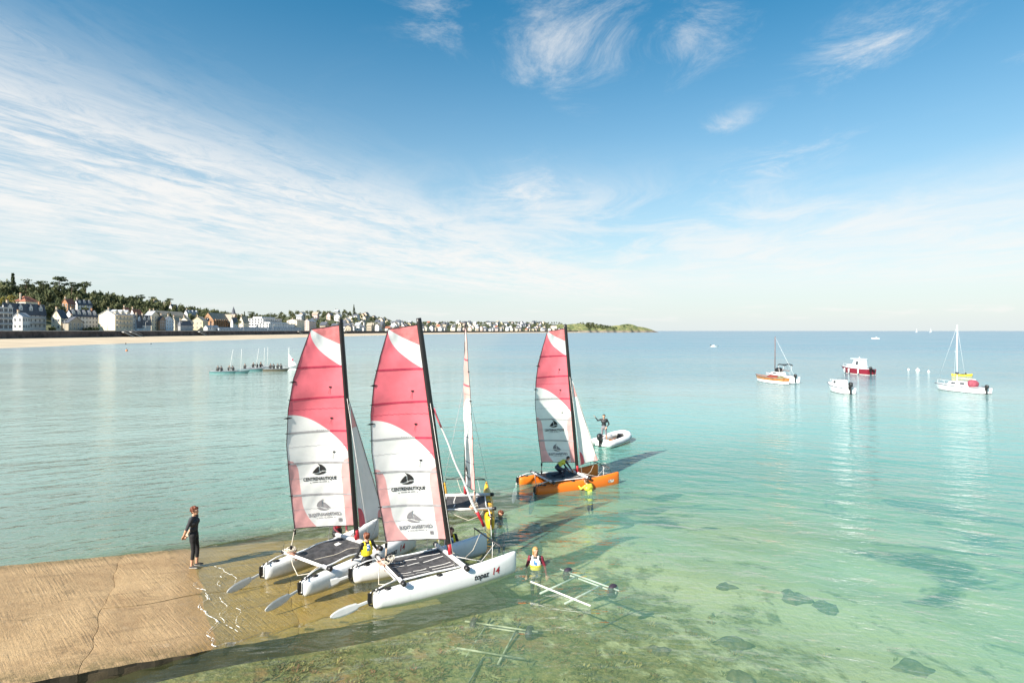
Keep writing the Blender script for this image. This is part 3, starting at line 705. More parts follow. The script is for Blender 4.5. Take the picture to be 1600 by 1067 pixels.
for i, (a, b, t) in enumerate(((342, 375, 'nearest to the church'), (376, 418, 'middle one of the three'), (419, 470, 'farthest from the church'))):
    hpx('beach_cabin_row', 'long low row of pale blue beach cabins on the promenade, ' + t, a - 2, a, b, 516.2, 512.6, 511.6, -281, wall='blue', roof='pale', kind='side', rows=1, cols=14, chimneys=0, win=(1.3, 1.8), group='rows of beach cabins', cat='cabins', eav=0.8)
hpx('apartment_building', 'white apartment block of stacked balconies between the church and cream blocks', 388, 411, 440, 514, 497.5, 494.5, -306, wall='white', roof='pale', kind='flat', rows=4, cols=10, grows=4, gcols=5, balcony=4, chimneys=0, win=(2.0, 1.7), cat='building')
hpx('apartment_building', 'lower white block with rows of windows in front of the balconied apartments', 404, 420, 461, 515, 505.5, 503, -290, wall='white', roof='pale', kind='flat', rows=3, cols=16, grows=3, gcols=3, chimneys=0, win=(1.6, 1.7), cat='building')
hpx('large_house', 'plain cream block with small windows beside the long cabins', 448, 464, 476, 515, 501, 498.5, -288, wall='cream', roof='tan', rows=4, cols=5, grows=4, gcols=3)
hpx('large_house', 'second cream block with grey roof partly hidden by the red sail', 475, 483, 494, 515, 502, 499, -288, wall='pink', roof='pale', rows=4, cols=5, grows=4, gcols=2)
hpx('seaside_house', 'slate-roofed house just past the church tower', 360, 364, 372, 513, 503, 496, -305, wall='white', rows=2, cols=3)
hpx('seaside_house', 'cream house with steep grey roof between church and balconied apartments', 373, 380, 389, 514, 503, 494, -312, wall='cream', roof='tan', rows=2, cols=3, grows=2, gcols=2)
hpx('hill_villa', 'brick villa among the trees on the wooded hill', 96, 106, 118, 484, 474, 467, -352, wall='brick', roof='red', rows=2, cols=3, grows=2, gcols=2, found=8)
hpx('hill_villa', 'white half-hidden villa next to the brick villa on the hill', 116, 121, 144, 484, 474.5, 468.5, -354, wall='white', rows=2, cols=6, dormers=3, found=8)
hpx('hill_villa', 'small yellow house high among the pines', 237, 243.5, 250, 486, 475, 470.5, -392, wall='yellow', roof='tan', rows=2, cols=2, grows=2, gcols=2, found=8)
hpx('hill_villa', 'little cream gabled house near the top of the wooded hill', 254, 258.5, 263, 488, 480, 475, -396, wall='cream', roof='pale', rows=1, cols=2, found=8)
hpx('hill_villa', 'white bungalow with dark windows at the edge of the hilltop pines', 264, 268, 277, 488, 479.5, 475.5, -398, wall='white', roof='slate', rows=1, cols=3, found=8)

# ---- the church
CY0 = -332 * FOC / (333 - 800.0); CB = 12.0
ch = empty('church', (-338, CY0 + 22, CB)); tag(ch, 'brown stone church with tall gable and slender spire', 'church')
M_CH = pm('church_stone', (0.44, 0.25, 0.14), 0.9, 0.16, 0.3); M_CR = rm('tan')
def cz(py, y=CY0): return CAM_H + (517 - py) / FOC * y - CB
mb = MB(); ye, yr = cz(500), cz(488.5)
mb.box((0, 0, (ye - 6) / 2), (13, 44, ye + 6), M_CH)
mb.add([(-6.5, -22, ye), (6.5, -22, ye), (0, -22, yr)], [(0, 1, 2)], M_CH); mb.add([(-6.5, 22, ye), (6.5, 22, ye), (0, 22, yr)], [(2, 1, 0)], M_CH)
mb.box((9.5, 14, (ye - 8) / 2), (7, 10, ye + 4), M_CH)
mb.add([(13, 9, ye - 2), (13, 19, ye - 2), (13, 14, yr - 1)], [(0, 1, 2)], M_CH)
mb.build('wall', ch)
mb = MB()
for s in (-1, 1): mb.add([(s * 7, -22.4, ye - 0.6), (s * 7, 22.4, ye - 0.6), (0, 22.4, yr + 0.2), (0, -22.4, yr + 0.2)], [(0, 1, 2, 3) if s > 0 else (3, 2, 1, 0)], M_CR)
for s in (-1, 1): mb.add([(13.3, 14 + s * 5.6, ye - 2.6), (0, 14 + s * 5.6, ye - 2.6), (0, 14, yr - 0.8), (13.3, 14, yr - 0.8)], [(0, 1, 2, 3) if s > 0 else (3, 2, 1, 0)], M_CR)
mb.build('roof', ch)
for k in range(6):
    mb = MB(); mb.box((7.2, -19 + k * 5.0, ye * 0.42), (1.5, 1.1, ye * 0.84 + 4), M_CH, 0, 0.8); mb.build('buttress', ch)
ml = MB(); ml.box((0, 0, 0), (0.2, 1.3, 4.2), M_GLASS); ml.tube([(0.0, 0, 2.1), (0.11, 0, 2.1)], 0.65, M_GLASS, 10); lw = ml.mesh('lancet_window')
for k in range(5): inst('window', lw, ch, (6.53, -16.5 + k * 5.0, ye * 0.55))
mw = MB(); mw.tube([(0, -22.12, ye + 0.5), (0, -21.9, ye + 0.5)], 2.0, M_GLASS, 16); mw.build('rose_window', ch)
for s in (-1, 1): inst('window', lw, ch, (s * 3.4, -22.03, ye * 0.45), -math.pi / 2)
ty = -338.0 + 0; tyc = 21.0
mb = MB(); th_ = cz(490, 660); mb.box((6.2, 24.5, (th_ - 6) / 2), (5, 5, th_ + 6), M_CH); tw = mb.build('tower', ch)
mb = MB(); tp = cz(477.5, 660); rings = []
for r_, z_ in ((2.9, th_), (2.1, th_ + 1.5), (1.5, lerp(th_, tp, 0.5)), (0.1, tp)): rings.append([(6.2 + r_ * math.cos(a * math.pi / 4 + 0.39), 24.5 + r_ * math.sin(a * math.pi / 4 + 0.39), z_) for a in range(8)])
mb.loft(rings, rm('slate'), smooth=False); mb.build('spire', tw)

# ---- far houses on the slopes beyond: small, alike, scattered
rnd = random.Random(21)
PROT = {}
def far_house(x, y, z, w, l, h, rh, wall, roof, kind, rz, label, group):
    key = (wall, roof, kind)
    if key not in PROT:
        mb = MB(); mb.box((0, 0, 0.2), (1, 1, 1.6), wm(wall))
        if kind == 'a':
            for s in (-1, 1): mb.add([(s * .5, -.5, 1), (s * .5, .5, 1), (s * .5, 0, 1.45)], [(0, 1, 2) if s > 0 else (2, 1, 0)], wm(wall))
        else:
            for s in (-1, 1): mb.add([(-.5, s * .5, 1), (.5, s * .5, 1), (0, s * .5, 1.45)], [(0, 1, 2) if s < 0 else (2, 1, 0)], wm(wall))
        me1 = mb.mesh('wall'); mb = MB()
        for s in (-1, 1):
            if kind == 'a': q = [(-.55, s * .56, .96), (.55, s * .56, .96), (.55, 0, 1.48), (-.55, 0, 1.48)]
            else: q = [(s * .56, -.55, .96), (s * .56, .55, .96), (0, .55, 1.48), (0, -.55, 1.48)]
            mb.add(q + [(a, b, c + 0.04) for a, b, c in q], [(0, 1, 2, 3), (7, 6, 5, 4), (0, 3, 7, 4), (1, 0, 4, 5), (2, 1, 5, 6), (3, 2, 6, 7)], rm(roof))
        mb.box((0.05, 0.3, 1.5), (.1, .1, .35), wm('stone'))
        me2 = mb.mesh('roof')
        mb = MB(); mb.box((0, 0, 0), (0.03, 0.14, 0.24), M_GLASS); me3 = mb.mesh('window')
        PROT[key] = (me1, me2, me3)
    me1, me2, me3 = PROT[key]
    H = empty('town_house', (x, y, z), rz); H.scale = (w, l, h)
    tag(H, label, 'house', group)
    inst('wall', me1, H); inst('roof', me2, H)
    for i in range(2):
        for j in range(2 if l < 11 else 3):
            n = 2 if l < 11 else 3
            inst('window', me3, H, (0.5, -0.5 + (j + 0.5) / n, 0.28 + 0.42 * i))
    for i in range(2): inst('window', me3, H, ((-0.2 if i else 0.2), -0.5, 0.45), -math.pi / 2)
ZONES = [ # s by y range, inland range, count, label bits
    (860, 1420, 16, 26, 26, 'on the seafront below the second hill', 'houses of the second seafront row'),
    (1000, 1400, 45, 150, 34, 'on the second wooded hill', 'houses on the second hill'),
    (1430, 2360, 14, 30, 36, 'in the far seafront row', 'houses of the far seafront row'),
    (1430, 2420, 45, 190, 72, 'on the far slope near the headland', 'houses on the far slope')]
HOUSE_SPOTS = []
for (ya, yb, ta, tb, n, where, grp) in ZONES:
    for k in range(n):
        for _try in range(30):
            s = s_of_y(ya) + (s_of_y(yb) - s_of_y(ya)) * ((k + rnd.uniform(0.1, 0.9)) / n if tb - ta < 20 else rnd.random()); t = rnd.uniform(ta, tb)
            q = land_pt(s, t)
            if all((q.x - a) ** 2 + (q.y - b) ** 2 > 15 ** 2 for a, b in HOUSE_SPOTS): break
        HOUSE_SPOTS.append((q.x, q.y)); p, d, nn = wall_at(s)
        wl = rnd.choices(['white', 'cream', 'stone', 'pink', 'grey', 'yellow'], (5, 3, 2.5, 1, 1.5, 0.7))[0]
        rf = rnd.choices(['slate', 'pale', 'tan', 'red'], (6, 2, 1, 0.5))[0]
        far_house(q.x, q.y, q.z - 1.0, rnd.uniform(8, 11), rnd.uniform(9, 15), rnd.uniform(6.5, 10.5), 1, wl, rf, rnd.choice('ab'), math.atan2(d[1], d[0]) - math.pi / 2 + rnd.uniform(-.15, .15), '%s house with %s roof %s' % (wl, {'slate': 'dark slate', 'pale': 'pale grey', 'tan': 'tan', 'red': 'red'}[rf], where), grp + ' with %s walls and %s roof' % (wl, rf))
hq = land_pt(s_of_y(2330), 60)
house('large_house', 'big square cream building on the skyline near the headland', hq.x - 12, hq.x + 12, hq.y - 10, hq.y + 10, hq.z, hq.z + 15, hq.z + 20, wall='cream', roof='slate', kind='hip', rows=3, cols=4, grows=3, gcols=4, found=6)

# ---- headland
mb = MB(); HB = np.array([150, 2470.0]); HT = np.array([672, 2640.0]); M_HL = None
def mat_headland():
    m = bpy.data.materials.new('headland'); m.use_nodes = True; t = NT(m.node_tree)
    g = t.n('ShaderNodeNewGeometry').outputs['Position']; x, y, z = t.sep(g)
    a = t.noise(g, 0.035, 6, 0.65); b = t.noise(g, 0.12, 6, 0.7)
    c = t.mixc(t.rng(a, 0.4, 0.6), (0.075, 0.10, 0.035), (0.20, 0.20, 0.08)); c = t.mixc(t.rng(b, 0.5, 0.66), c, (0.045, 0.06, 0.025))
    c = t.mixc(t.rng(t.m('ADD', z, t.m('MULTIPLY', b, 14.0)), 19.0, 11.0), c, t.mixc(b, (0.06, 0.05, 0.045), (0.30, 0.25, 0.20)))
    p = t.n('ShaderNodeBsdfPrincipled'); t.l(c, p.inputs['Base Color']); p.inputs['Roughness'].default_value = 0.95
    t.l(p.outputs[0], t.n('ShaderNodeOutputMaterial').inputs[0]); return m
def head_fn(a, b):
    c = lerp(HB, HT, a); ax = (HT - HB) / np.linalg.norm(HT - HB); nm = np.array([ax[1], -ax[0]])   # towards the viewer
    w = lerp(120, 18, a ** 1.3); off = (b - 0.5) * 2
    prof = max(0.0, 1 - abs(off) ** 2.6); hgt = interp(a, [0, .29, .37, .465, .54, .63, .715, .82, .93, 1], [30, 34, 33, 27, 25, 31, 34, 25, 13, 0])
    q = c + nm * (-off) * w * (1 + 0.12 * math.sin(a * 31) + 0.07 * math.sin(a * 77))
    zz = hgt * prof * (1 + 0.10 * math.sin(a * 40 + b * 9) + 0.07 * math.sin(a * 93 + b * 21)) - 1.0
    return (q[0], q[1], zz)
mb.grid(110, 40, head_fn, mat_headland()); hl = mb.build('headland'); tag(hl, 'grassy rocky headland closing the bay', kind='structure')

# ---- trees
def mat_leaf(name, a, b, c=None):
    m = bpy.data.materials.new(name); m.use_nodes = True; t = NT(m.node_tree)
    g = t.n('ShaderNodeNewGeometry').outputs['Position']
    col = t.mixc(t.rng(t.noise(g, 0.11, 3, 0.6), 0.35, 0.65), a, b); col = t.mixc(t.rng(t.noise(g, 0.8, 3, 0.6), 0.3, 0.7, 0, 0.55), col, c or a)
    p = t.n('ShaderNodeBsdfPrincipled'); t.l(col, p.inputs['Base Color']); p.inputs['Roughness'].default_value = 0.8; p.inputs['Specular IOR Level'].default_value = 0.2
    tr = t.n('ShaderNodeBsdfTranslucent'); t.l(col, tr.inputs[0]); mx = t.n('ShaderNodeMixShader'); mx.inputs[0].default_value = 0.2
    t.l(p.outputs[0], mx.inputs[1]); t.l(tr.outputs[0], mx.inputs[2]); t.l(mx.outputs[0], t.n('ShaderNodeOutputMaterial').inputs[0]); return m
M_LEAF = mat_leaf('woodland_leaf', (0.075, 0.095, 0.045), (0.14, 0.14, 0.065), (0.10, 0.12, 0.06))
M_PINE = mat_leaf('pine_needles', (0.06, 0.08, 0.042), (0.09, 0.105, 0.052))
M_GOLD = mat_leaf('yellow_leaf', (0.22, 0.18, 0.04), (0.30, 0.26, 0.06))
M_BARK = pm('bark', (0.10, 0.07, 0.05), 0.9, 0.2, 2)
def crown_cloud(n, r, rnd_, lobes):
    """leaf-clump quads scattered on and inside a few lobes; returns (verts n*4 x 3)"""
    V = np.zeros((n, 4, 3))
    for i in range(n):
        L = lobes[rnd_.integers(len(lobes))]
        d = rnd_.normal(size=3); d /= np.linalg.norm(d); rr = rnd_.uniform(0.45, 1.08)
        c = np.array(L[:3]) + d * np.array(L[3:]) * rr
        a = rnd_.normal(size=3) * 0.6 + d; a /= np.linalg.norm(a); b = np.cross(a, rnd_.normal(size=3)); b /= np.linalg.norm(b) + 1e-9; e = np.cross(a, b)
        s = r * rnd_.uniform(0.5, 1.3)
        for k, (p, q) in enumerate(((-1, -.7), (1, -.5), (.8, .8), (-.9, .6))): V[i, k] = c + b * s * p * rnd_.uniform(.6, 1.2) + e * s * q * rnd_.uniform(.6, 1.2)
    return V
def quads_mesh(name, V, mat):
    n = len(V); me = bpy.data.meshes.new(name); me.vertices.add(n * 4); me.vertices.foreach_set('co', V.reshape(-1))
    me.loops.add(n * 4); me.loops.foreach_set('vertex_index', np.arange(n * 4)); me.polygons.add(n); me.polygons.foreach_set('loop_start', np.arange(n) * 4)
    me.update(calc_edges=True); me.materials.append(mat); return me
g2 = np.random.default_rng(4)
TEMPL = []
for k in range(6):
    lb = [(g2.uniform(-.35, .35), g2.uniform(-.35, .35), g2.uniform(.45, .85), g2.uniform(.3, .5), g2.uniform(.3, .5), g2.uniform(.18, .32)) for _ in range(5)]
    TEMPL.append(crown_cloud(150, 0.12, g2, lb))
def wood(name, label, spots, mat, detail=150):
    out = []
    for (x, y, z, r, h) in spots:
        T = TEMPL[g2.integers(6)][:detail]; a = g2.uniform(0, 6.28); ca, sa = math.cos(a), math.sin(a)
        V = T.copy(); X = T[..., 0] * ca - T[..., 1] * sa; Y = T[..., 0] * sa + T[..., 1] * ca
        V[..., 0] = x + X * r * 1.25; V[..., 1] = y + Y * r * 1.25; V[..., 2] = z - 0.5 + T[..., 2] * h
        out.append(V)
    o = bpy.data.objects.new(name, quads_mesh(name, np.concatenate(out), mat)); COL.objects.link(o)
    tag(o, label, 'trees', kind='stuff'); return o
HB_ = [] # footprints of the near buildings, to keep trees off them
for o in list(COL.objects):
    if o.type == 'EMPTY' and o.get('category') in ('house', 'building', 'church', 'pavilion', 'cabins') and o.name.split('.')[0] != 'town_house':
        w = [c for c in o.children if c.name.startswith('wall')]
        if w: bb = [o.location + Vector(c) for c in w[0].bound_box]; HB_.append((min(b.x for b in bb) - 3, max(b.x for b in bb) + 14, min(b.y for b in bb) - 9, max(b.y for b in bb) + 3))
def free(x, y): return not any(a < x < b and c < y < d for a, b, c, d in HB_)
sp = []
for k in range(1500):
    s = s_of_y(290) + (s_of_y(790) - s_of_y(290)) * g2.random(); t = 58 + 230 * g2.random() ** 1.2
    q = land_pt(s, t)
    if free(q.x, q.y): sp.append((q.x, q.y, q.z, g2.uniform(3.2, 5.6), g2.uniform(8, 13.5)))
wood('woodland', 'dense dark wood covering the hill behind the seafront houses', sp, M_LEAF)
sp = []
for k in range(330):
    s = s_of_y(760) + (s_of_y(1420) - s_of_y(760)) * g2.random(); t = 34 + 220 * g2.random()
    q = land_pt(s, t)
    if free(q.x, q.y) and all((q.x - a) ** 2 + (q.y - b) ** 2 > 10 ** 2 for a, b in HOUSE_SPOTS): sp.append((q.x, q.y, q.z, g2.uniform(3.5, 6.5), g2.uniform(7, 13)))
wood('woodland', 'trees massed over the second hill further along the bay', sp, M_LEAF, 90)
sp = []
for k in range(420):
    s = s_of_y(1420) + (S_END - s_of_y(1420)) * g2.random(); t = 30 + 230 * g2.random()
    q = land_pt(s, t)
    if all((q.x - a) ** 2 + (q.y - b) ** 2 > 11 ** 2 for a, b in HOUSE_SPOTS): sp.append((q.x, q.y, q.z, g2.uniform(4, 7), g2.uniform(6, 11)))
for k in range(120):
    a = 0.27 + abs(g2.normal(0, 0.15)); b = g2.uniform(0.12, 0.6); q = head_fn(min(a, 0.95), b); sp.append((q[0], q[1], q[2] - 1, g2.uniform(5, 11), g2.uniform(4, 11)))
wood('woodland', 'trees and scrub between the far houses and on the headland', sp, M_LEAF, 70)

def pine(px, py_top, x, h, kind, label, mat=None):
    """a single tree on the hill: px and the pixel row of its top fix where it stands at easting x"""
    y = x * FOC / (px - 800.0); ztop = CAM_H + (517 - py_top) / FOC * y; z0 = max(ground_z(x, y) - 1, ztop - h)
    T = empty('pine_tree' if kind != 'round' else 'broadleaf_tree', (x, y, z0)); H = ztop - z0; g = np.random.default_rng(int(px))
    tag(T, label, 'tree', None)
    lean = g.uniform(-.06, .06); mb = MB()
    mb.tube([(0, 0, -1), (lean * H * .5, 0, H * .5), (lean * H, 0, H * .93)], [H * .022, H * .016, H * .006], M_BARK, 7)
    lobes = []
    if kind == 'flat':
        for k in range(7):
            a = g.uniform(0, 6.28); r = g.uniform(.1, .26) * H; z = H * g.uniform(.62, .95); c = (lean * z + r * math.cos(a), r * math.sin(a), z)
            lobes.append((*c, H * g.uniform(.11, .19), H * g.uniform(.11, .19), H * g.uniform(.035, .06)))
            mb.tube([(lean * z * .85, 0, z * .82), c], [H * .009, H * .004], M_BARK, 5)
        lobes.append((lean * H, 0, H * .95, H * .2, H * .2, H * .05))
    elif kind == 'spire':
        for k in range(7): f = .25 + .1 * k; lobes.append((0, 0, H * f, H * .2 * (1.05 - f), H * .2 * (1.05 - f), H * .08))
        lobes.append((0, 0, H * .95, H * .02, H * .02, H * .06))
    else:
        for k in range(6): a = g.uniform(0, 6.28); lobes.append((H * .2 * math.cos(a), H * .2 * math.sin(a), H * g.uniform(.45, .8), H * .22, H * .22, H * .17))
    mb.build('trunk', T)
    V = crown_cloud(420, H * 0.032, g, lobes)
    o = inst('crown', quads_mesh('crown', V, mat or M_PINE), T)
for a in ((94, 432.5, -392, 26, 'flat', 'tallest umbrella pine standing out against the sky above the villas'), (113, 440.5, -395, 20, 'flat', 'ragged pine just beyond the tallest umbrella pine on the ridge'),
          (133, 440, -398, 22, 'flat', 'slim ragged pine on the ridge beyond the two umbrella pines'), (20, 427, -385, 24, 'spire', 'tall pointed conifer on the ridge above the white villa'),
          (40, 436, -388, 18, 'flat', 'shorter ragged pine on the ridge next to the tall pointed conifer'), (68, 439, -388, 18, 'flat', 'low spreading pine on the ridge before the tallest pine'), (221, 460.5, -405, 16, 'flat', 'umbrella pine above the small yellow hill house, nearer one'),
          (240, 463.5, -407, 15, 'flat', 'flat-topped pine right above the small yellow hill house'), (264, 466, -408, 16, 'flat', 'dark umbrella pine above the white hill bungalow'), (382, 487, -330, 13, 'spire', 'single dark conifer between church and balconied apartments'),
          (395, 487, -335, 15, 'flat', 'dark pine above the balconied white apartments, next to the conifer'), (420, 488, -340, 15, 'round', 'round dark tree above the flat roof of the balconied apartments'),
          (372, 500, -300, 9, 'round', 'bushy dark tree between the church and the cream house'), (314, 485.5, -345, 14, 'round', 'dark tree beside the front gable of the church'), (553, 476, -340, 22, 'spire', 'lone tall tree on top of the second hill')):
    pine(*a)
pine(11, 459, -345, 12, 'round', 'yellow-green tree at the foot of the wooded hill', M_GOLD)
# garden hedges in front of the villas
for (px0, px1, lab) in ((78, 84, 'dark garden hedge beside the large slate-roofed villa'), (133, 153, 'green clipped hedge in front of the blank cream gable')):
    y0, y1 = -284 * FOC / (px0 - 800.0), -284 * FOC / (px1 - 800.0)
    g = np.random.default_rng(int(px0)); lb = [(0, lerp(0, y1 - y0, k / 6), 1.2, 1.6, (y1 - y0) / 9, 1.3) for k in range(7)]
    o = inst('hedge', quads_mesh('hedge', crown_cloud(260, 0.5, g, lb), M_LEAF), None, (-284, y0, 7)); tag(o, lab, 'hedge')
# lamp posts on the promenade
M_POST = pm('lamp_post_paint', (0.55, 0.56, 0.55), 0.5, 0.05, 1)
mb = MB(); mb.tube([(0, 0, 0), (0, 0, 6.5), (0.3, 0, 7.1), (1.3, 0, 7.2)], [0.14, 0.09, 0.07, 0.06], M_POST, 6); mb.box((1.5, 0, 7.15), (0.8, 0.35, 0.16), M_POST); lm = mb.mesh('street_lamp')
for k, yy in enumerate((318, 352, 390, 432, 478, 530, 590, 660)):
    p, d, n = wall_at(s_of_y(yy)); o = inst('street_lamp', lm, None, (p[0] + n[0] * 2.2, p[1] + n[1] * 2.2, 6.95)); tag(o, 'slim pale promenade lamp post, ' + ('nearest one', 'second', 'third', 'fourth', 'fifth', 'sixth', 'seventh', 'eighth and farthest')[k] + (' counting along the sea wall from the left' if k else ' of all along the sea wall'), 'street lamp', 'lamp posts along the promenade')
# ------------------------------------------------------------------ catamarans
def hull_mat(name, col, rough=0.3):
    # moulded hull skin with scuffs, runs of grime and a stained strip near the water
    m = bpy.data.materials.new(name); m.use_nodes = True; t = NT(m.node_tree); oc = t.n('ShaderNodeTexCoord').outputs['Object']; x, y, z = t.sep(oc)
    n1 = t.noise(oc, 3.0, 6, 0.65); n2 = t.noise(t.xyz(t.m('MULTIPLY', x, 9.0), t.m('MULTIPLY', y, 9.0), t.m('MULTIPLY', z, 1.2)), 1.0, 5, 0.7); n3 = t.noise(t.xyz(t.m('MULTIPLY', x, 1.5), y, t.m('MULTIPLY', z, 22.0)), 2.0, 6, 0.75)
    c = t.mixc(t.rng(n1, 0.35, 0.7, 0, 0.5), col, tuple(q * 0.86 for q in col))
    c = t.mixc(t.m('MULTIPLY', t.rng(n2, 0.55, 0.75), 0.35), c, tuple(q * 0.6 + 0.04 for q in col))
    c = t.mixc(t.m('MULTIPLY', t.rng(n3, 0.62, 0.70), 0.35), c, (0.30, 0.29, 0.27))
    c = t.mixc(t.m('MULTIPLY', t.rng(t.m('ADD', z, t.m('MULTIPLY', n1, 0.12)), 0.16, 0.04), 0.55), c, (0.34, 0.31, 0.20))
    p = t.n('ShaderNodeBsdfPrincipled'); t.l(c, p.inputs['Base Color']); t.l(t.rng(n1, 0.3, 0.7, rough - 0.08, rough + 0.18), p.inputs['Roughness'])
    t.l(p.outputs[0], t.n('ShaderNodeOutputMaterial').inputs[0]); MATS[name] = m; return m
M_HW = hull_mat('white_gelcoat', (0.80, 0.81, 0.80))
M_HO = hull_mat('orange_plastic', (0.74, 0.165, 0.012), 0.36)
M_HY = hull_mat('yellow_plastic', (0.86, 0.45, 0.02), 0.36)
M_BLK = pm('black_plastic', (0.012, 0.012, 0.013), 0.45, 0.1, 8)
M_MAST = pm('black_mast', (0.014, 0.012, 0.012), 0.4, 0.1, 3)
M_ALU = pm('pale_alloy', (0.66, 0.66, 0.66), 0.4, 0.06, 4, metal=0.0)
M_TRAMP = pm('trampoline_mesh', (0.060, 0.058, 0.060), 0.75, 0.25, 5.0, 0.5, 60)
M_STRAP = pm('white_webbing', (0.74, 0.72, 0.68), 0.8, 0.08, 8)
M_ROPE = pm('pale_rope', (0.62, 0.56, 0.46), 0.9, 0.15, 30)
M_ROPER = pm('orange_fleck_rope', (0.62, 0.30, 0.20), 0.9, 0.2, 30)
M_RED = pm('sail_red', (0.90, 0.19, 0.235), 0.6, 0.05, 2.5, 0.15, 3, trans=0.27)
M_REDT = pm('sail_head_red', (0.80, 0.25, 0.25), 0.6, 0.10, 6.0, 0.2, 12, trans=0.27)
M_PINK = pm('sail_pink', (0.92, 0.47, 0.45), 0.6, 0.06, 3.0, 0.15, 4, trans=0.27)
M_SAILW = pm('sail_white', (0.90, 0.89, 0.86), 0.55, 0.025, 2.0, 0.2, 3.0, trans=0.27)
M_SAILL = pm('sail_window_film', (0.80, 0.81, 0.80), 0.35, 0.06, 4.0, 0.2, 6, trans=0.27)
M_PRINT = pm('sail_print_black', (0.015, 0.014, 0.014), 0.7, 0.1, 10)
M_GHOST = pm('sail_print_grey', (0.24, 0.23, 0.24), 0.7, 0.1, 10)
M_BACKLIT = pm('sail_backlit_pink', (0.84, 0.52, 0.47), 0.6, 0.06, 3.0, 0.15, 4, trans=0.4)  # red cloth washed out by back light, painted in as a paler colour
M_BATR = pm('batten_pocket_red', (0.46, 0.035, 0.08), 0.6, 0.1, 5)
M_BATW = pm('batten_pocket_grey', (0.40, 0.39, 0.40), 0.6, 0.1, 5)
M_CRED = pm('deep_red', (0.42, 0.02, 0.03), 0.5, 0.1, 10)
M_BLADE = pm('rudder_blade', (0.74, 0.75, 0.74), 0.4, 0.04, 3, trans=0.15)

XS_H = [-2.10, -2.06, -1.9, -1.5, -1.0, -0.5, 0.0, 0.5, 1.0, 1.4, 1.75, 1.95, 2.06, 2.12, 2.135]
HWD = [0.085, 0.135, 0.155, 0.175, 0.19, 0.20, 0.20, 0.195, 0.175, 0.145, 0.105, 0.075, 0.055, 0.035, 0.018]
HTOP = [0.33, 0.385, 0.40, 0.41, 0.42, 0.43, 0.44, 0.46, 0.49, 0.53, 0.575, 0.605, 0.615, 0.60, 0.56]
HBOT = [0.04, -0.03, -0.06, -0.11, -0.14, -0.15, -0.15, -0.15, -0.14, -0.12, -0.09, -0.06, -0.03, 0.02, 0.08]
def hull_ring(x, side):
    w, t, b = (interp(x, XS_H, a) for a in (HWD, HTOP, HBOT)); c = (t + b) / 2; h = (t - b) / 2; r = []
    for k in range(20):
        a = 2 * math.pi * k / 20; ca, sa = math.cos(a), math.sin(a)
        wid = 1.0 if sa > 0 else 1.0 - 0.35 * abs(sa) ** 2
        r.append((x, side * 0.88 + math.copysign(abs(ca) ** 0.62, ca) * w * wid, c + math.copysign(abs(sa) ** 0.72, sa) * h))
    return r
def hull_skin(x, z, side=-1):
    """outer side of the hull, in boat co-ordinates"""
    w, t, b = (interp(x, XS_H, a) for a in (HWD, HTOP, HBOT)); c = (t + b) / 2; h = (t - b) / 2
    s = min(1, abs((z - c) / h)) ** (1 / 0.72); k = math.sqrt(max(0, 1 - s * s)) ** 0.62; wid = 1.0 if z > c else 1 - 0.35 * s * s
    return Vector((x, side * (0.88 + k * w * wid + 0.004), z))
def deck_z(x): return interp(x, XS_H, HTOP)

FIN = [[(330, 165), (350, 178), (380, 192), (405, 215), (420, 245), (420, 262), (400, 265), (375, 262), (352, 275), (348, 250), (352, 225), (350, 205), (341, 186)],
       [(344, 208), (339, 240), (343, 272), (330, 285), (300, 293), (255, 290), (275, 262), (300, 235), (322, 215)],
       [(270, 301), (310, 301), (345, 291), (372, 277), (418, 274), (413, 290), (385, 307), (340, 316), (300, 313)]]
def logo_shapes(mir):
    """fin mark, club name and small line; (x right, y up) in metres"""
    out = []; k = 0.0024; sg = -1 if mir else 1
    for poly in FIN: out.append(([(sg * (x - 336) * k, -(y - 318) * k + 0.075) for x, y in poly], [tuple(range(len(poly)))]))
    V, F = text_mesh('CENTRENAUTIQUE', 0.140, 0.12, 0.74, 1.06, 0.0050); out.append(([(sg * x, y - 0.085) for x, y in V], F))
    x = -0.21
    for n in (5, 2, 4):
        for q in range(n): out.append(([(sg * x, -0.125), (sg * (x + 0.022), -0.125), (sg * (x + 0.022), -0.150), (sg * x, -0.150)], [(0, 1, 2, 3)])); x += 0.034
        x += 0.02
    for cx in (-0.27, 0.24): out.append(([(sg * (cx + 0.016 * math.cos(a)), -0.15 + 0.013 * math.sin(a)) for a in (0, 1, 2, 3, 4, 5)], [(0, 1, 2, 3, 4, 5)]))
    return out

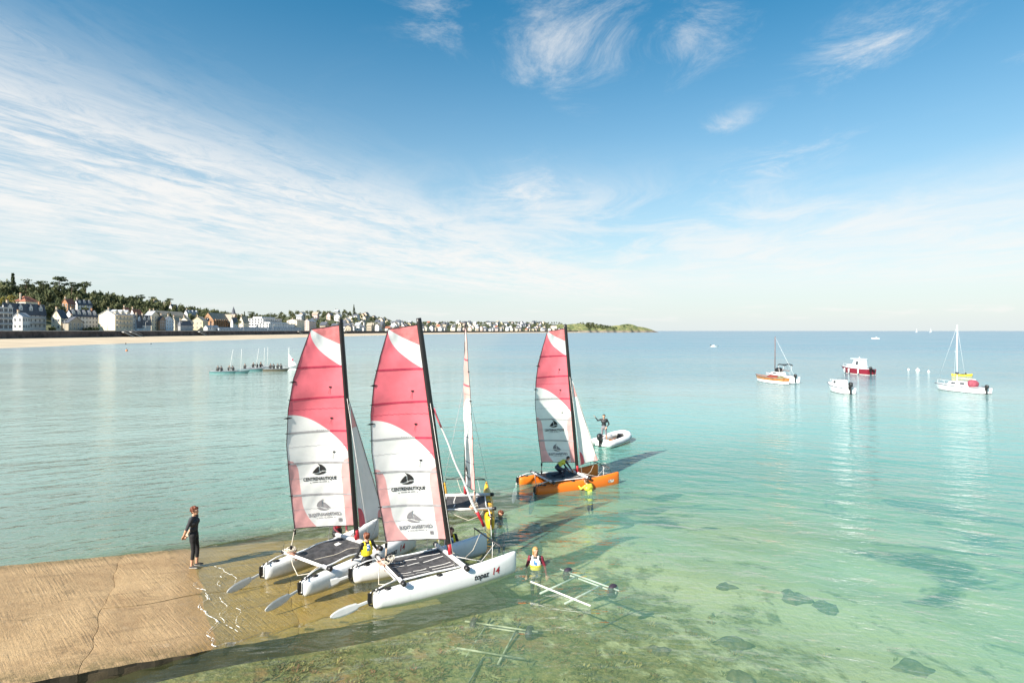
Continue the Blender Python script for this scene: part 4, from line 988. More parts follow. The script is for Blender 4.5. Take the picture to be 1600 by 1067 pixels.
CV = [0, .24, .42, .6, .75, .88, .985, 1.0]
CC = [1.0, 1.015, 1.01, .935, .81, .64, .485, .465]
def catamaran(label, cx, cy, heading, hullm, rake, boom, jib, style, letter, near=-1, name='sailing_catamaran', mainsail_c=1.71, zoff=0.0, rud=-9, redm=None):
    B = empty(name, (cx, cy, zoff), heading); tag(B, label, 'catamaran', 'sailing school catamarans launching from the slipway')
    accent = hullm is not M_HW
    # hulls
    for side in (-1, 1):
        mb = MB(); mb.loft([hull_ring(x, side) for x in XS_H], hullm)
        hull = mb.build('hull', B)
        for x in (-1.72, -0.28 if side < 0 else 0.2):  # inspection hatches
            mb = MB(); z = deck_z(x); mb.tube([(x, side * 0.88, z - 0.01), (x, side * 0.88, z + 0.018)], 0.085, M_BLK, 14); mb.build('hatch', hull)
        # stern fitting: pintle loop, strap and transom plate
        mb = MB(); ys = side * 0.88
        mb.tube([(-2.10, ys, 0.06), (-2.20, ys, 0.10), (-2.24, ys, 0.22), (-2.21, ys, 0.36), (-2.10, ys, 0.44), (-1.95, ys + 0.03, 0.425), (-1.80, ys + 0.06, 0.425)], 0.022, M_BLK, 7)
        mb.tube([(-2.06, ys - 0.1, 0.43), (-1.98, ys, 0.47), (-1.9, ys + 0.1, 0.43)], 0.016, M_BLK, 6)
        mb.build('stern_fitting', hull)
        if letter and side == near:
            mb = MB(); V, F = text_mesh('topaz', 0.24, 0.25, 0.86, 1.0, 0.007)
            mb.add([hull_skin(0.90 + x, 0.15 + y * 0.9 + 0.03 * x, side) for x, y in V], F, M_PRINT); mb.build('lettering', hull); mb = MB()
            V, F = text_mesh('14', 0.30, 0.15, 0.95, 0.9, 0.006)
            mb.add([hull_skin(1.37 + x, 0.16 + y * 0.85, side) for x, y in V], F, M_CRED)
            mb.build('numerals', hull)
        elif accent and side == near:
            mb = MB(); mb.grid(6, 3, lambda a, b: hull_skin(1.45 + 0.33 * a + 0.03 * b, 0.2 + 0.13 * b, side) , pm('worn_decal', (0.72, 0.62, 0.55), 0.6, 0.5, 14)); mb.build('worn_decal', hull)
        # rudder kicked up behind the transom
        mb = MB(); th = 0.018; L = 1.0; out = []
        ang = R(rud); xo, zo = -2.2, 0.20
        for f, wd in ((0, .045), (0.28, .05), (0.34, .10), (0.55, .125), (0.75, .12), (0.9, .08), (0.98, .025)):
            out.append((f * L, wd))
        rings = []
        for l, wd in out:
            x = xo - l * math.cos(ang); z = zo + l * math.sin(ang)
            ux, uz = -math.sin(ang), -math.cos(ang)
            wd *= 0.95; rings.append([(x + ux * wd, ys, z + uz * wd), (x + ux * wd * .6, ys + th * .6, z + uz * wd * .6), (x - ux * wd * .6, ys + th * .6, z - uz * wd * .6), (x - ux * wd, ys, z - uz * wd), (x - ux * wd * .6, ys - th * .6, z - uz * wd * .6), (x + ux * wd * .6, ys - th * .6, z + uz * wd * .6)])
        # twist the blades a little so that they lie on the water
        mb.loft(rings, M_BLADE, smooth=False); rd = mb.build('rudder', B)
        mb = MB(); mb.box((-2.19, ys, 0.27), (0.10, 0.05, 0.26), M_BLK); mb.build('rudder_stock', rd)
        mb = MB(); mb.tube([(-2.18, ys, 0.40), (-1.75, ys * 0.97, 0.52), (-1.45, ys * 0.93, 0.55)], 0.018, M_ALU, 6); mb.build('tiller', rd)
    mb = MB(); mb.tube([(-1.5, -0.83, 0.56), (-1.5, 0.83, 0.56)], 0.017, M_ALU, 6); mb.build('tiller_bar', B)
    # beams
    for nm, x, rr in (('front_beam', 0.46, 0.062), ('rear_beam', -1.36, 0.055)):
        mb = MB(); mb.tube([(x, -0.98, 0.515), (x, 0.98, 0.515)], rr, M_ALU, 12, up=(0, 0, 1)); bm_ = mb.build(nm, B)
        if nm == 'front_beam':
            mb2 = MB(); mb2.tube([(x + 0.075, -0.93, 0.50), (x + 0.075, 0.93, 0.50)], 0.028, M_BLK, 6); mb2.build('beam_edge', bm_)
        else:
            mb2 = MB(); mb2.box((x, 0, 0.585), (0.06, 1.5, 0.025), M_BLK); mb2.build('traveller_track', bm_)
        for s in (-1, 1):
            mb = MB(); mb.tube([(x, s * 0.975, 0.515), (x, s * 1.10, 0.515), (x, s * 1.125, 0.515)], [rr + 0.012, rr + 0.012, rr * 0.6], M_BLK, 12); mb.build('end_cap', bm_)
    # trampoline, sagging and creased
    sag = {'plain': 0.05, 'creased': 0.06, 'two': 0.05, 'dark': 0.05}[style]
    def tr(a, b):
        x = lerp(-1.31, 0.40, a); y = lerp(-0.74, 0.74, b)
        z = 0.475 - sag * (1 - (2 * b - 1) ** 2) * (1 - (2 * a - 1) ** 4)
        if style == 'creased': z += 0.035 * math.sin(b * 17 + a * 5) * math.sin(a * 3.1) + 0.015 * math.sin(b * 31 - a * 9)
        else: z += 0.010 * math.sin(b * 14 + a * 4) * math.sin(a * 3.1)
        return Vector((x, y, z))
    mb = MB(); mb.grid(24, 22, tr, M_TRAMP); trp = mb.build('trampoline', B)
    for s in (-1, 1):   # white edge roll along each hull
        mb = MB(); mb.tube([tr(a / 10, 0.0 if s < 0 else 1.0) + Vector((0, s * 0.025, 0.01)) for a in range(11)], 0.024, M_HW, 6); mb.build('edge_roll', trp)
    bs = {'plain': (0.16, 0.30, 0.62, 0.80), 'creased': (), 'two': (0.22, 0.78), 'dark': (0.3,)}[style]
    for b in bs:
        for (a0, a1) in ((0.02, 0.26), (0.30, 0.52), (0.58, 0.95)) if style == 'plain' else ((0.03, 0.45), (0.5, 0.97)):
            mb = MB(); mb.grid(8, 1, lambda a, q: tr(lerp(a0, a1, a), b + 0.022 * (q - 0.5) + 0.02 * math.sin(a * 3 + b * 9)) + Vector((0, 0, 0.012)), M_STRAP); mb.build('strap', trp)
    if style == 'creased':
        mb = MB(); mb.grid(3, 3, lambda a, q: tr(0.76 + 0.1 * a, 0.72 + 0.12 * q) + Vector((0, 0, 0.02)), M_STRAP); mb.build('pocket_flap', trp)
        mb = MB(); mb.tube([tr(a / 12, 0.42 - 0.2 * a / 12) + Vector((0, 0, 0.03 + 0.03 * math.sin(a))) for a in range(13)], 0.012, M_ROPE, 5); mb.build('foot_line', trp)
    # bow bar and bridle
    mb = MB(); mb.tube([(1.66, -0.80, 0.80), (1.66, 0.82, 0.86)], 0.024, M_BLK, 7); bb = mb.build('bow_bar', B)
    mb = MB(); tackp = Vector((1.62, 0.0, 1.02))
    for s in (-1, 1): mb.tube([(1.72, s * 0.88, deck_z(1.72)), (1.66, s * 0.8, 0.82), tackp], 0.009, M_BLK, 5)
    mb.build('bridle', bb)
    # mast
    M0 = Vector((0.46, 0, 0.56)); M1 = Vector((0.46 - rake, 0, 7.36)); MD = (M1 - M0)
    mp = lambda f: M0 + MD * f
    mb = MB(); mb.tube([mp(0), mp(0.03), mp(0.5), mp(0.98), mp(1.0)], [0.05, 0.085, 0.088, 0.08, 0.075], M_MAST, 10, flat=0.62, up=(1, 0, 0)); mast = mb.build('mast', B)
    mb = MB(); mb.tube([mp(0.0), mp(0.045)], 0.075, M_CRED, 8); mb.build('mast_foot', mast)
    # mainsail
    bl = boom - heading; d = Vector((math.cos(bl), math.sin(bl), 0)); nrm = (-d).cross(Vector((0, 0, 1)))  # towards the printed side
    F0, F1 = 0.066, 0.972; c0 = mainsail_c
    def S(uu, vv, off=0.0):
        c = c0 * interp(vv, CV, CC); base = mp(lerp(F0, F1, vv)); 
        camb = -0.075 * c * 4 * uu * (1 - uu) * (0.55 + 0.8 * math.sin(math.pi * min(1, vv * 1.05))) 
        tw = R(9) * vv; dd = Vector((d.x * math.cos(tw) + d.y * math.sin(tw), d.y * math.cos(tw) - d.x * math.sin(tw), 0))
        zc = lerp(0.16, -0.12, vv) * uu
        ph_ = cx * 1.7
        wr = 0.007 * math.sin(uu * 9 + vv * 23 + ph_) + 0.004 * math.sin(vv * 61 - uu * 14 + ph_) + 0.010 * math.sin(vv * 39.0) * math.sin(math.pi * uu) + 0.007 * math.sin(26 * (uu * 1.1 + vv * 2.6) + ph_) * max(0.0, 0.6 - vv) + 0.006 * math.sin(30 * (uu - vv * 3.0) + ph_) * max(0.0, vv - 0.45)
        return base + dd * (0.07 + c * uu) + nrm * (camb + off + wr) + Vector((0, 0, zc))
    sail = empty('mainsail', (0, 0, 0), 0, B)
    VL = 0.345
    def ul(v):   # luff patch width
        k = 1 - max(0, (v - 0.25) / (VL - 0.25)) ** 2.4 if v > 0.25 else 1; return (0.125 + 0.04 * v) * max(0.0, k) ** 0.5
    def uh(v):   # leech patch
        if v > 0.27: return 1 - 0.165 * max(0.0, 1 - ((v - 0.27) / (VL - 0.27)) ** 2.2) ** 0.5
        return 1 - (0.165 + 0.02 * (0.27 - v) / 0.27 + 0.19 * max(0, (0.13 - v) / 0.13) ** 2.0)
    c1 = lambda uu: 0.375 + 0.195 * math.sin(min(1, uu) * math.pi / 2) ** 0.75
    c3 = lambda uu: 1 - 0.092 * (1 - uu)
    c2 = lambda uu: 1 - 0.20 * (1 - uu) ** 0.72
    def pan(fn, m, nu=22, nv=26, lab=None):
        mb = MB(); mb.grid(nu, nv, fn, m); o = mb.build('sail_panel', sail)
        if lab: o['label'] = lab
    pan(lambda a, b: S(lerp(0, ul(b * VL), a), b * VL), M_PINK, 6, 36, 'pink luff patch')
    pan(lambda a, b: S(lerp(ul(b * VL), uh(b * VL), a), b * VL), M_SAILW, 16, 36, 'white lower panel')
    pan(lambda a, b: S(lerp(uh(b * VL), 1, a), b * VL), M_PINK, 6, 36, 'pink leech patch')
    pan(lambda a, b: S(a, lerp(VL, c1(a), b)), M_SAILW, 20, 10, 'white middle panel')
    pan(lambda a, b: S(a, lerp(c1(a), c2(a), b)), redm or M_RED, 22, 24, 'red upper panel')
    pan(lambda a, b: S(a, lerp(c2(a), c3(a), b)), M_SAILL, 22, 6, 'white lens panel')
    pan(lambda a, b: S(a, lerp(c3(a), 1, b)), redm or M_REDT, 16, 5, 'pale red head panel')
    # battens, seams, leech tape, telltales
    for vb, vt in ((0.16, 0.165), (0.32, 0.325), (0.48, 0.478), (0.65, 0.645), (0.80, 0.805)):
        mb = MB()
        for sd in (0.008, -0.008):
            N = 14
            for k in range(N):
                a, b = k / N, (k + 1) / N; va, vb2 = lerp(vb, vt, a), lerp(vb, vt, b); wv = 0.0045
                red = va > c1((a + b) / 2) 
                mb.add([S(a * 0.97, va - wv, sd), S(b * 0.97, vb2 - wv, sd), S(b * 0.97, vb2 + wv, sd), S(a * 0.97, va + wv, sd)], [(0, 1, 2, 3)], M_BATR if red else M_BATW)
        e0 = S(0.97, vt, 0); e1 = S(1.03, vt, 0); mb.tube([e0, e1], 0.012, M_BLK, 5)
        mb.build('batten', sail)
    mb = MB(); mb.tube([S(1, k / 40) for k in range(41)], 0.011, M_PRINT, 5); mb.tube([S(1 - k / 12, 1.0) for k in range(13)], 0.011, M_PRINT, 5); mb.tube([S(k / 14, 0.0) for k in range(15)], 0.011, M_PRINT, 5)
    mb.build('edge_tape', sail)
    for vv, g in ((0.09, 1), (0.245, 1), (0.405, 1), (0.59, 0)):
        mb = MB()
        for sd in (0.007, -0.007):
            for k in range(10): a, b = k / 10, (k + 1) / 10; mb.add([S(a, vv, sd), S(b, vv + 0.004, sd), S(b, vv + 0.0055, sd), S(a, vv + 0.0015, sd)], [(0, 1, 2, 3)], M_BATW if g and not vv > c1(a) else M_BATR)
        mb.build('seam', sail)
    for uu, vv in ((0.23, 0.375), (0.24, 0.545), (0.25, 0.70)):
        mb = MB(); q = S(uu, vv, 0.012); mb.box(q, (0.07, 0.03, 0.035), M_PRINT, bl); mb.tube([q, q + Vector((d.x * .05, d.y * .05, -0.2))], 0.004, M_PRINT, 4); mb.build('telltale', sail)
    for vv in (0.555, 0.735):
        mb = MB(); mb.tube([S(0.93, vv), S(1.0, vv), S(1.07, vv)], [0.008, 0.03, 0.006], M_BLK, 6); mb.build('leech_clip', sail)
    # printing: readable mark above, its twin from the other face showing through below
    def stick(shapes, m, ucen, vcen, sd, tilt=0.0, nm='sail_logo'):
        mb = MB(); Hs = (MD.length) * (F1 - F0)
        for V, F in shapes:
            mb.add([S(ucen - (x * math.cos(tilt) - y * math.sin(tilt)) / c0, vcen + (x * math.sin(tilt) + y * math.cos(tilt)) / Hs, sd) for x, y in V], F, m)
        return mb.build(nm, sail)
    stick(logo_shapes(False), M_PRINT, 0.50, 0.248, 0.012, 0.02)
    stick(logo_shapes(True), M_GHOST, 0.47, 0.068, 0.012, 0.03, 'sail_logo_showing_through')
    stick(logo_shapes(True), M_PRINT, 0.47, 0.068, -0.012, 0.03)
    stick([([(-.05, -.05), (.05, -.05), (.05, .05), (-.05, .05)], [(0, 1, 2, 3)])], M_GHOST, 0.22, 0.032, 0.012, 0.03, 'maker_mark')
    sh = []; x = -0.18
    for k in range(6): sh.append(([(x, 0), (x + 0.035, 0), (x + 0.045, 0.05), (x + 0.01, 0.05)], [(0, 1, 2, 3)])); x += 0.062
    stick(sh, M_BATW, 0.40, 0.478, 0.012, -0.03, 'class_mark')
    # standing rigging
    hound = mp(0.68)
    for s in (-1, 1):
        mb = MB(); mb.tube([hound, (0.15, s * 0.98, 0.45)], 0.007, M_STRAP if s == near else M_BATW, 4); mb.build('shroud', B)
    if jib == 'set':
        hd = mp(0.62) + Vector((0.12, 0, 0)); tk = tackp + Vector((-0.06, 0, -0.02)); clew = Vector((0.72, 0.20, 0.80))
        jb = empty('jib', (0, 0, 0), 0, B)
        def J(a, b):   # a luff->leech, b foot->head
            lo, le = tk + (hd - tk) * b, clew + (hd - clew) * b; p = lo + (le - lo) * a; 
            return p + Vector((0, 0.10 * math.sin(math.pi * a) * (1 - b) + 0.02 * math.sin(b * 15 + a * 4) * (1 - b), 0.05 * math.sin(math.pi * b)))
        mb = MB(); mb.grid(12, 24, lambda a, b: J(a, lerp(0.0, 0.8, b)) if True else None, M_SAILW); mb.build('sail_panel', jb)
        mb = MB(); mb.grid(6, 6, lambda a, b: J(a, lerp(0.8, 1.0, b)), M_PINK); mb.build('sail_panel', jb)
        off = Vector((0, -0.012, 0))
        mb = MB()
        for sg in (-1, 1): mb.grid(4, 8, lambda a, b: J(lerp(1 - 0.30 * (1 - b ** 2.2) ** 0.5, 1, a), b * 0.16) + off * sg, M_RED)
        mb.build('clew_patch', jb)
        mb = MB()
        for sg in (-1, 1): mb.grid(4, 6, lambda a, b: J(lerp(0, 0.18 * (1 - b ** 2) ** 0.5, a), b * 0.07) + off * sg, M_PINK)
        mb.build('tack_patch', jb)
        mb = MB(); mb.tube([J(0, k / 16) for k in range(17)], 0.012, M_STRAP, 5); mb.tube([J(k / 8, 0) for k in range(9)], 0.008, M_PRINT, 4); mb.tube([J(1, k / 16) for k in range(17)], 0.006, M_BATW, 4); mb.build('edge_tape', jb)
        mb = MB(); mb.tube([tackp, tk, hd, hound], 0.008, M_BLK, 4); mb.build('forestay', B)
        mb = MB(); mb.tube([clew, (0.48, 0.3, 0.60), (0.44, 0.1, 0.58)], 0.009, M_ROPER, 5); mb.build('jib_sheet', B)
    else:
        mb = MB(); N = 24; pts = []; rad = []
        for k in range(N + 1):
            f = k / N; p = tackp + (hound - tackp) * f; p += Vector((0.02 * math.sin(f * 20), 0.012 * math.cos(f * 17), -0.12 * math.sin(math.pi * f)))
            pts.append(p); rad.append(0.010 if f < 0.04 or f > 0.94 else 0.045 * (1 - 0.55 * f) * (1 + 0.15 * math.sin(k * 2.3)))
        mb.tube(pts, rad, M_SAILW, 8); fj = mb.build('furled_jib', B)
        mb = MB(); mb.tube(pts[1:5], [r * 1.12 for r in rad[1:5]], M_CRED, 8); mb.tube(pts[19:23], [0.03] * 4, M_RED, 8); mb.build('red_wrap', fj)
    # sheets: a tackle from the clew to the rear beam and a loose heap of line
    cl = S(1.0, 0.0); rb = Vector((-1.36, max(-0.7, min(0.7, cl.y)), 0.60)); rr = random.Random(int(cx * 10))
    mb = MB()
    for k in range(3): mb.tube([cl + Vector((0.03 * k, 0.02 * k, -0.02)), rb + Vector((0.03 * k - 0.03, 0.05 * k, 0))], 0.010, M_ROPER if k % 2 else M_ROPE, 5)
    mb.box(cl + Vector((0, 0, -0.1)), (0.06, 0.05, 0.14), M_BLK); mb.box(rb + Vector((0, 0, 0.1)), (0.06, 0.05, 0.14), M_BLK)
    mb.build('mainsheet', B)
    mb = MB()
    for q in range(3 if style != 'dark' else 1):
        pts = []; c = Vector((-1.36 + rr.uniform(-.1, .15), rb.y + rr.uniform(-.15, .15), 0.60)); r0 = rr.uniform(0.10, 0.2)
        for k in range(46):
            a = k * 0.42; r1 = r0 * (0.7 + 0.3 * math.sin(k * 0.37 + q))
            pts.append(c + Vector((r1 * math.cos(a), r1 * math.sin(a) * 1.2, 0.03 * math.sin(k * 0.9) + 0.05 * q - (0.20 if (k % 15) > 11 and q == 0 else 0))))
        mb.tube(pts, 0.011, (M_ROPER, M_ROPE, M_ROPE)[q], 5)
    mb.build('rope_coil', B)
    mb = MB()
    pts = [(-1.38, -0.7, 0.56), (-1.62, -0.5, 0.34), (-1.7, -0.1, 0.22), (-1.55, 0.35, 0.36), (-1.38, 0.72, 0.56)]
    mb.tube([Vector(p) for p in pts], 0.012, M_ROPE, 5)
    mb.tube([(0.5, 0.2, 0.58), (0.95, 0.05, 0.33), (1.3, 0.2, 0.45), (1.62, 0.35, 0.84)], 0.010, M_ROPE, 5)
    mb.tube([(0.5, -0.3, 0.58), (0.8, -0.45, 0.5), (1.15, -0.6, 0.42), (1.66, -0.5, 0.80)], 0.009, M_STRAP, 5)
    mb.tube([(1.66, -0.35, 0.80), (1.64, -0.36, 0.3), (1.62, -0.38, 0.0)], 0.008, M_STRAP, 5)
    mb.build('rigging_line', B)
    return B

def ang(x, y): return math.atan2(y, x)
CAT1 = catamaran('white catamaran with red and white sail drawn up shallowest on the slipway, jib set', -5.06, 17.44, ang(.57, .82), M_HW, 0.62, ang(-.90, -.44), 'set', 'creased', True, zoff=0.0)
CAT2 = catamaran('nearest white catamaran with red and white sail and its jib furled', -2.17, 16.4, ang(.853, .52), M_HW, 0.98, ang(-.93, -.37), 'furled', 'plain', True)
CAT3 = catamaran('yellow-hulled catamaran seen from astern, its sail turned edge-on', -1.80, 22.33, ang(-.08, .997), M_HY, 0.10, ang(.27, -.96), 'furled', 'two', False, near=-1, rud=-14, redm=M_BACKLIT)
CAT4 = catamaran('orange-hulled catamaran afloat farthest from the slipway with jib set', 2.6, 26.4, ang(.91, .41), M_HO, 0.64, ang(-.93, -.37), 'set', 'dark', False, rud=-78, zoff=-0.07)

# ------------------------------------------------------------------ launching trolleys
M_GALV = pm('white_trolley_tube', (0.70, 0.70, 0.66), 0.5, 0.1, 5)
M_FOUL = pm('fouled_trolley_tube', (0.42, 0.41, 0.30), 0.8, 0.2, 2.2, col2=(0.07, 0.07, 0.035))
M_WHEEL = pm('balloon_tyre', (0.03, 0.022, 0.035), 0.6, 0.15, 4)
def trolley(label, x, y, z, rz, tilt=0.0, handle=True, M_GALV=M_GALV):
    T = empty('launching_trolley', (x, y, z), rz); T.rotation_euler = (0, tilt, rz); tag(T, label, 'trolley', 'sunken launching trolleys')
    for s in (-1, 1):
        mb = MB(); mb.tube([(-1.05, s * 0.42, 0), (0.95, s * 0.42, 0)], 0.028, M_GALV, 7); mb.build('side_rail', T)
        mb = MB(); r = []
        for k in range(12):
            a = 2 * math.pi * k / 12; r.append((0.62 + 0, 0))
        for w_, rad_ in ((-0.10, 0.08), (-0.09, 0.15), (-0.05, 0.2), (0.05, 0.2), (0.09, 0.15), (0.10, 0.08)): pass
        prof = ((-0.10, 0.06), (-0.10, 0.13), (-0.06, 0.19), (0.0, 0.205), (0.06, 0.19), (0.10, 0.13), (0.10, 0.06))
        mb.loft([[(0.62 + rad_ * math.cos(2 * math.pi * k / 14), s * 0.78 + w_, -0.06 + rad_ * math.sin(2 * math.pi * k / 14)) for k in range(14)] for w_, rad_ in prof], M_WHEEL)
        mb.tube([(0.62, s * 0.78 - 0.11, -0.06), (0.62, s * 0.78 + 0.11, -0.06)], 0.05, M_GALV, 8); mb.build('wheel', T)
    for x_ in (-0.75, 0.55):
        mb = MB(); mb.tube([(x_, -1.02, 0.05), (x_, 1.02, 0.05)], 0.025, M_GALV, 7); mb.build('cradle_bar', T)
    mb = MB(); mb.tube([(0.62, -0.8, -0.06), (0.62, 0.8, -0.06)], 0.025, M_GALV, 7); mb.build('axle', T)
    if handle:
        mb = MB(); mb.tube([(-0.9, 0, 0), (-2.3, 0, -0.02), (-2.5, 0, 0.05)], 0.026, M_GALV, 7); mb.tube([(-2.45, -0.2, 0.05), (-2.45, 0.2, 0.05)], 0.022, M_BLK, 6); mb.build('handle', T)
trolley('white tubular launching trolley just breaking the surface right of the wading people', 1.78, 15.9, -0.06, ang(.69, .72), 0.03, False)
def bz(x, y): return -float(water_depth(np.array(x), np.array(y)))
trolley('fouled launching trolley sunk on the bed beside the nearest catamaran, handle towards the viewer', -0.45, 14.9, bz(-0.45, 14.9) + 0.03, R(74), 0.0, True, M_FOUL)
# ------------------------------------------------------------------ people
M_SKIN = pm('skin', (0.56, 0.31, 0.20), 0.55, 0.06, 8)
M_WET = pm('black_neoprene', (0.012, 0.013, 0.016), 0.55, 0.2, 6)
M_NAVY = pm('navy_neoprene', (0.020, 0.028, 0.055), 0.5, 0.25, 5)
M_TEE = pm('dark_tee', (0.035, 0.036, 0.042), 0.85, 0.2, 8)
M_TROU = pm('black_trousers', (0.014, 0.013, 0.015), 0.85, 0.2, 8)
M_SHOE = pm('black_shoe', (0.02, 0.02, 0.02), 0.6, 0.1, 8)
M_SOLE = pm('white_sole', (0.7, 0.7, 0.68), 0.6, 0.05, 8)
M_VESTY = pm('vest_yellow', (0.85, 0.66, 0.02), 0.7, 0.08, 8)
M_VESTW = pm('vest_white', (0.80, 0.79, 0.74), 0.7, 0.05, 8)
M_VESTB = pm('vest_blue_print', (0.05, 0.16, 0.42), 0.7, 0.2, 14)
M_MAROON = pm('maroon_sleeve', (0.16, 0.010, 0.025), 0.6, 0.15, 8)
M_YJ = pm('yellow_oilskin', (0.64, 0.62, 0.06), 0.45, 0.12, 5)
M_GSH = pm('grey_shorts', (0.20, 0.20, 0.22), 0.85, 0.15, 8)
M_EYE = pm('eye_dark', (0.02, 0.015, 0.012), 0.3, 0.05, 8)
HAIR = {'auburn': pm('auburn_hair', (0.16, 0.045, 0.018), 0.55, 0.25, 30), 'brown': pm('brown_hair', (0.085, 0.035, 0.016), 0.55, 0.25, 30), 'blond': pm('blond_hair', (0.46, 0.28, 0.10), 0.55, 0.2, 30), 'dark': pm('dark_hair', (0.02, 0.013, 0.010), 0.5, 0.2, 30)}

def capsule(mb, p0, r0, p1, r1, m, n=12):
    p0, p1 = Vector(p0), Vector(p1); ax = p1 - p0; L = ax.length
    if L < 1e-5: mb.ball(p0, r0, m, n, 8); return
    ax = ax / L; a = ax.orthogonal().normalized(); b = ax.cross(a); rings = []
    for k in range(5): t = math.pi / 2 * (1 - k / 4); rings.append((p0 - ax * r0 * math.sin(t), max(1e-4, r0 * math.cos(t))))
    for k in range(5): t = math.pi / 2 * k / 4; rings.append((p1 + ax * r1 * math.sin(t), max(1e-4, r1 * math.cos(t))))
    mb.loft([[c + a * math.cos(2 * math.pi * i / n) * r + b * math.sin(2 * math.pi * i / n) * r for i in range(n)] for c, r in rings], m)

JD = dict(pel=(0, 0, .95), waist=(0, .005, 1.12), chest=(0, .01, 1.31), neck=(0, 0, 1.47), head=(0, .02, 1.625),
          shR=(.175, -.005, 1.425), elR=(.215, -.02, 1.14), haR=(.22, .07, .90), shL=(-.175, -.005, 1.425), elL=(-.215, -.02, 1.14), haL=(-.22, .07, .90),
          hiR=(.088, 0, .93), knR=(.10, .03, .51), anR=(.10, -.02, .085), toR=(.12, .13, .035), hiL=(-.088, 0, .93), knL=(-.10, .03, .51), anL=(-.10, -.02, .085), toL=(-.12, .13, .035))
BODY = {}
def person(label, loc, rz, J=None, H=1.72, outfit=None, hair='brown', hairstyle='short', vest=None, yaw=0.0, pitch=0.0, voxel=0.011, detail=True, key=None, name='person', group=None, z_head=True, gender=1.0):
    """one continuous body grown from tapered limbs; hair and vest are its children. Faces local +y."""
    j = {k: Vector(v) for k, v in JD.items()}
    for k, v in (J or {}).items(): j[k] = Vector(v)
    sc = H / 1.75; o_ = dict(torso=M_WET, arm=M_WET, fore=M_WET, thigh=M_WET, calf=M_WET, foot=M_WET, hand=M_SKIN, head=M_SKIN, sole=None)
    o_.update(outfit or {})
    P = empty(name, loc, rz); tag(P, label, 'person', group); P.scale = (sc, sc, sc)
    if key and key in BODY:
        for nm, me in BODY[key]: inst(nm, me, P)
        return P
    caps = []
    def C(a, ra, b, rb, t): caps.append((Vector(a), ra, Vector(b), rb, t))
    up = (j['chest'] - j['pel']).normalized(); side = (j['shR'] - j['shL']).normalized(); fw = up.cross(side).normalized() * -1
    fw = side.cross(up) * -1; fw = up.cross(side)  # forward of the chest
    hs = (j['hiR'] - j['hiL']).normalized()
    C(j['pel'] - hs * .06, .105, j['pel'] + hs * .06, .105, 'thigh'); C(j['waist'] - side * .055, .092, j['waist'] + side * .055, .092, 'torso')
    C(j['chest'] - side * .075, .110 * gender, j['chest'] + side * .075, .110 * gender, 'torso'); C(j['pel'], .115, j['waist'], .105, 'thigh'); C(j['waist'], .108, j['chest'], .118, 'torso')
    C(j['shL'] + side * .03, .068, j['shR'] - side * .03, .068, 'torso'); C(j['chest'] + up * .06, .10, j['neck'] - up * .03, .06, 'torso')
    hd = j['head']; nd = (hd - j['neck']).normalized()
    C(j['neck'] - nd * .03, .052, hd - nd * .06, .047, 'head')
    M3 = Matrix.Rotation(yaw, 3, 'Z') @ Matrix.Rotation(pitch, 3, 'X'); hp = lambda x, y, z: hd + M3 @ Vector((x, y, z))
    C(hp(0, -.018, .03), .083, hp(0, .012, .022), .08, 'head'); C(hp(0, .02, .0), .074, hp(0, .045, -.062), .045, 'head'); C(hp(0, .05, -.085), .026, hp(0, .058, -.08), .022, 'head')
    if detail:
        C(hp(0, .088, .012), .010, hp(0, .106, -.022), .015, 'head'); C(hp(-.02, .082, -.056), .009, hp(.02, .082, -.056), .009, 'lips')
        for s in (-1, 1):
            C(hp(s * .083, -.005, .012), .016, hp(s * .086, -.008, -.02), .012, 'head'); C(hp(s * .032, .082, .018), .011, hp(s * .034, .082, .018), .011, 'eye'); C(hp(s * .02, .085, .036), .010, hp(s * .045, .078, .036), .009, 'head')
    for s, q in ((1, 'R'), (-1, 'L')):
        sh, el, ha = j['sh' + q], j['el' + q], j['ha' + q]
        C(sh, .062, sh + (el - sh) * .25, .054, 'arm'); C(sh, .055, el, .041, 'arm'); C(el, .041, el + (ha - el) * .35, .042, 'fore'); C(el, .040, ha, .029, 'fore')
        fd = (ha - el).normalized(); sd_ = fd.cross(Vector((0, 0, 1))); sd_ = sd_.normalized() if sd_.length > .1 else Vector((1, 0, 0)); pn = sd_.cross(fd)
        if detail:
            for k in range(4):
                off = (k - 1.5) * .021; b0 = ha + fd * .035 + sd_ * off; b1 = ha + fd * .095 + sd_ * off * 1.1; ln = (.062, .075, .072, .055)[k]
                C(ha, .024, b1, .014, 'hand'); m1 = b1 + fd * ln * .55 - pn * .008; m2 = m1 + (fd * .8 - pn * .6).normalized() * ln * .5
                C(b1, .0105, m1, .0098, 'hand'); C(m1, .0098, m2, .0085, 'hand')
            t0 = ha + fd * .03 + sd_ * .034 * s; t1 = t0 + (fd * .75 + sd_ * .75 * s).normalized() * .05; t2 = t1 + (fd + sd_ * .2 * s).normalized() * .034
            C(t0, .015, t1, .012, 'hand'); C(t1, .012, t2, .0095, 'hand')
        else: C(ha, .03, ha + fd * .12, .022, 'hand')
        hi, kn, an, to = j['hi' + q], j['kn' + q], j['an' + q], j['to' + q]
        C(hi, .090, hi + (kn - hi) * .35, .082, 'thigh'); C(hi, .084, kn, .056, 'thigh'); C(kn, .056, kn + (an - kn) * .35, .056, 'calf'); C(kn + (an - kn) * .3, .056, kn + (an - kn) * .62, .047, 'calf'); C(kn + (an - kn) * .6, .048, an, .036, 'shin')
        C(an + Vector((0, 0, -.02)), .040, to, .032, 'foot'); ft = (to - an); ft.z = 0; ft = ft.normalized() if ft.length > 1e-6 else Vector((0, 1, 0)); C(an + Vector((0, 0, -.045)) - ft * .03, .035, to, .03, 'foot')
    mb = MB()
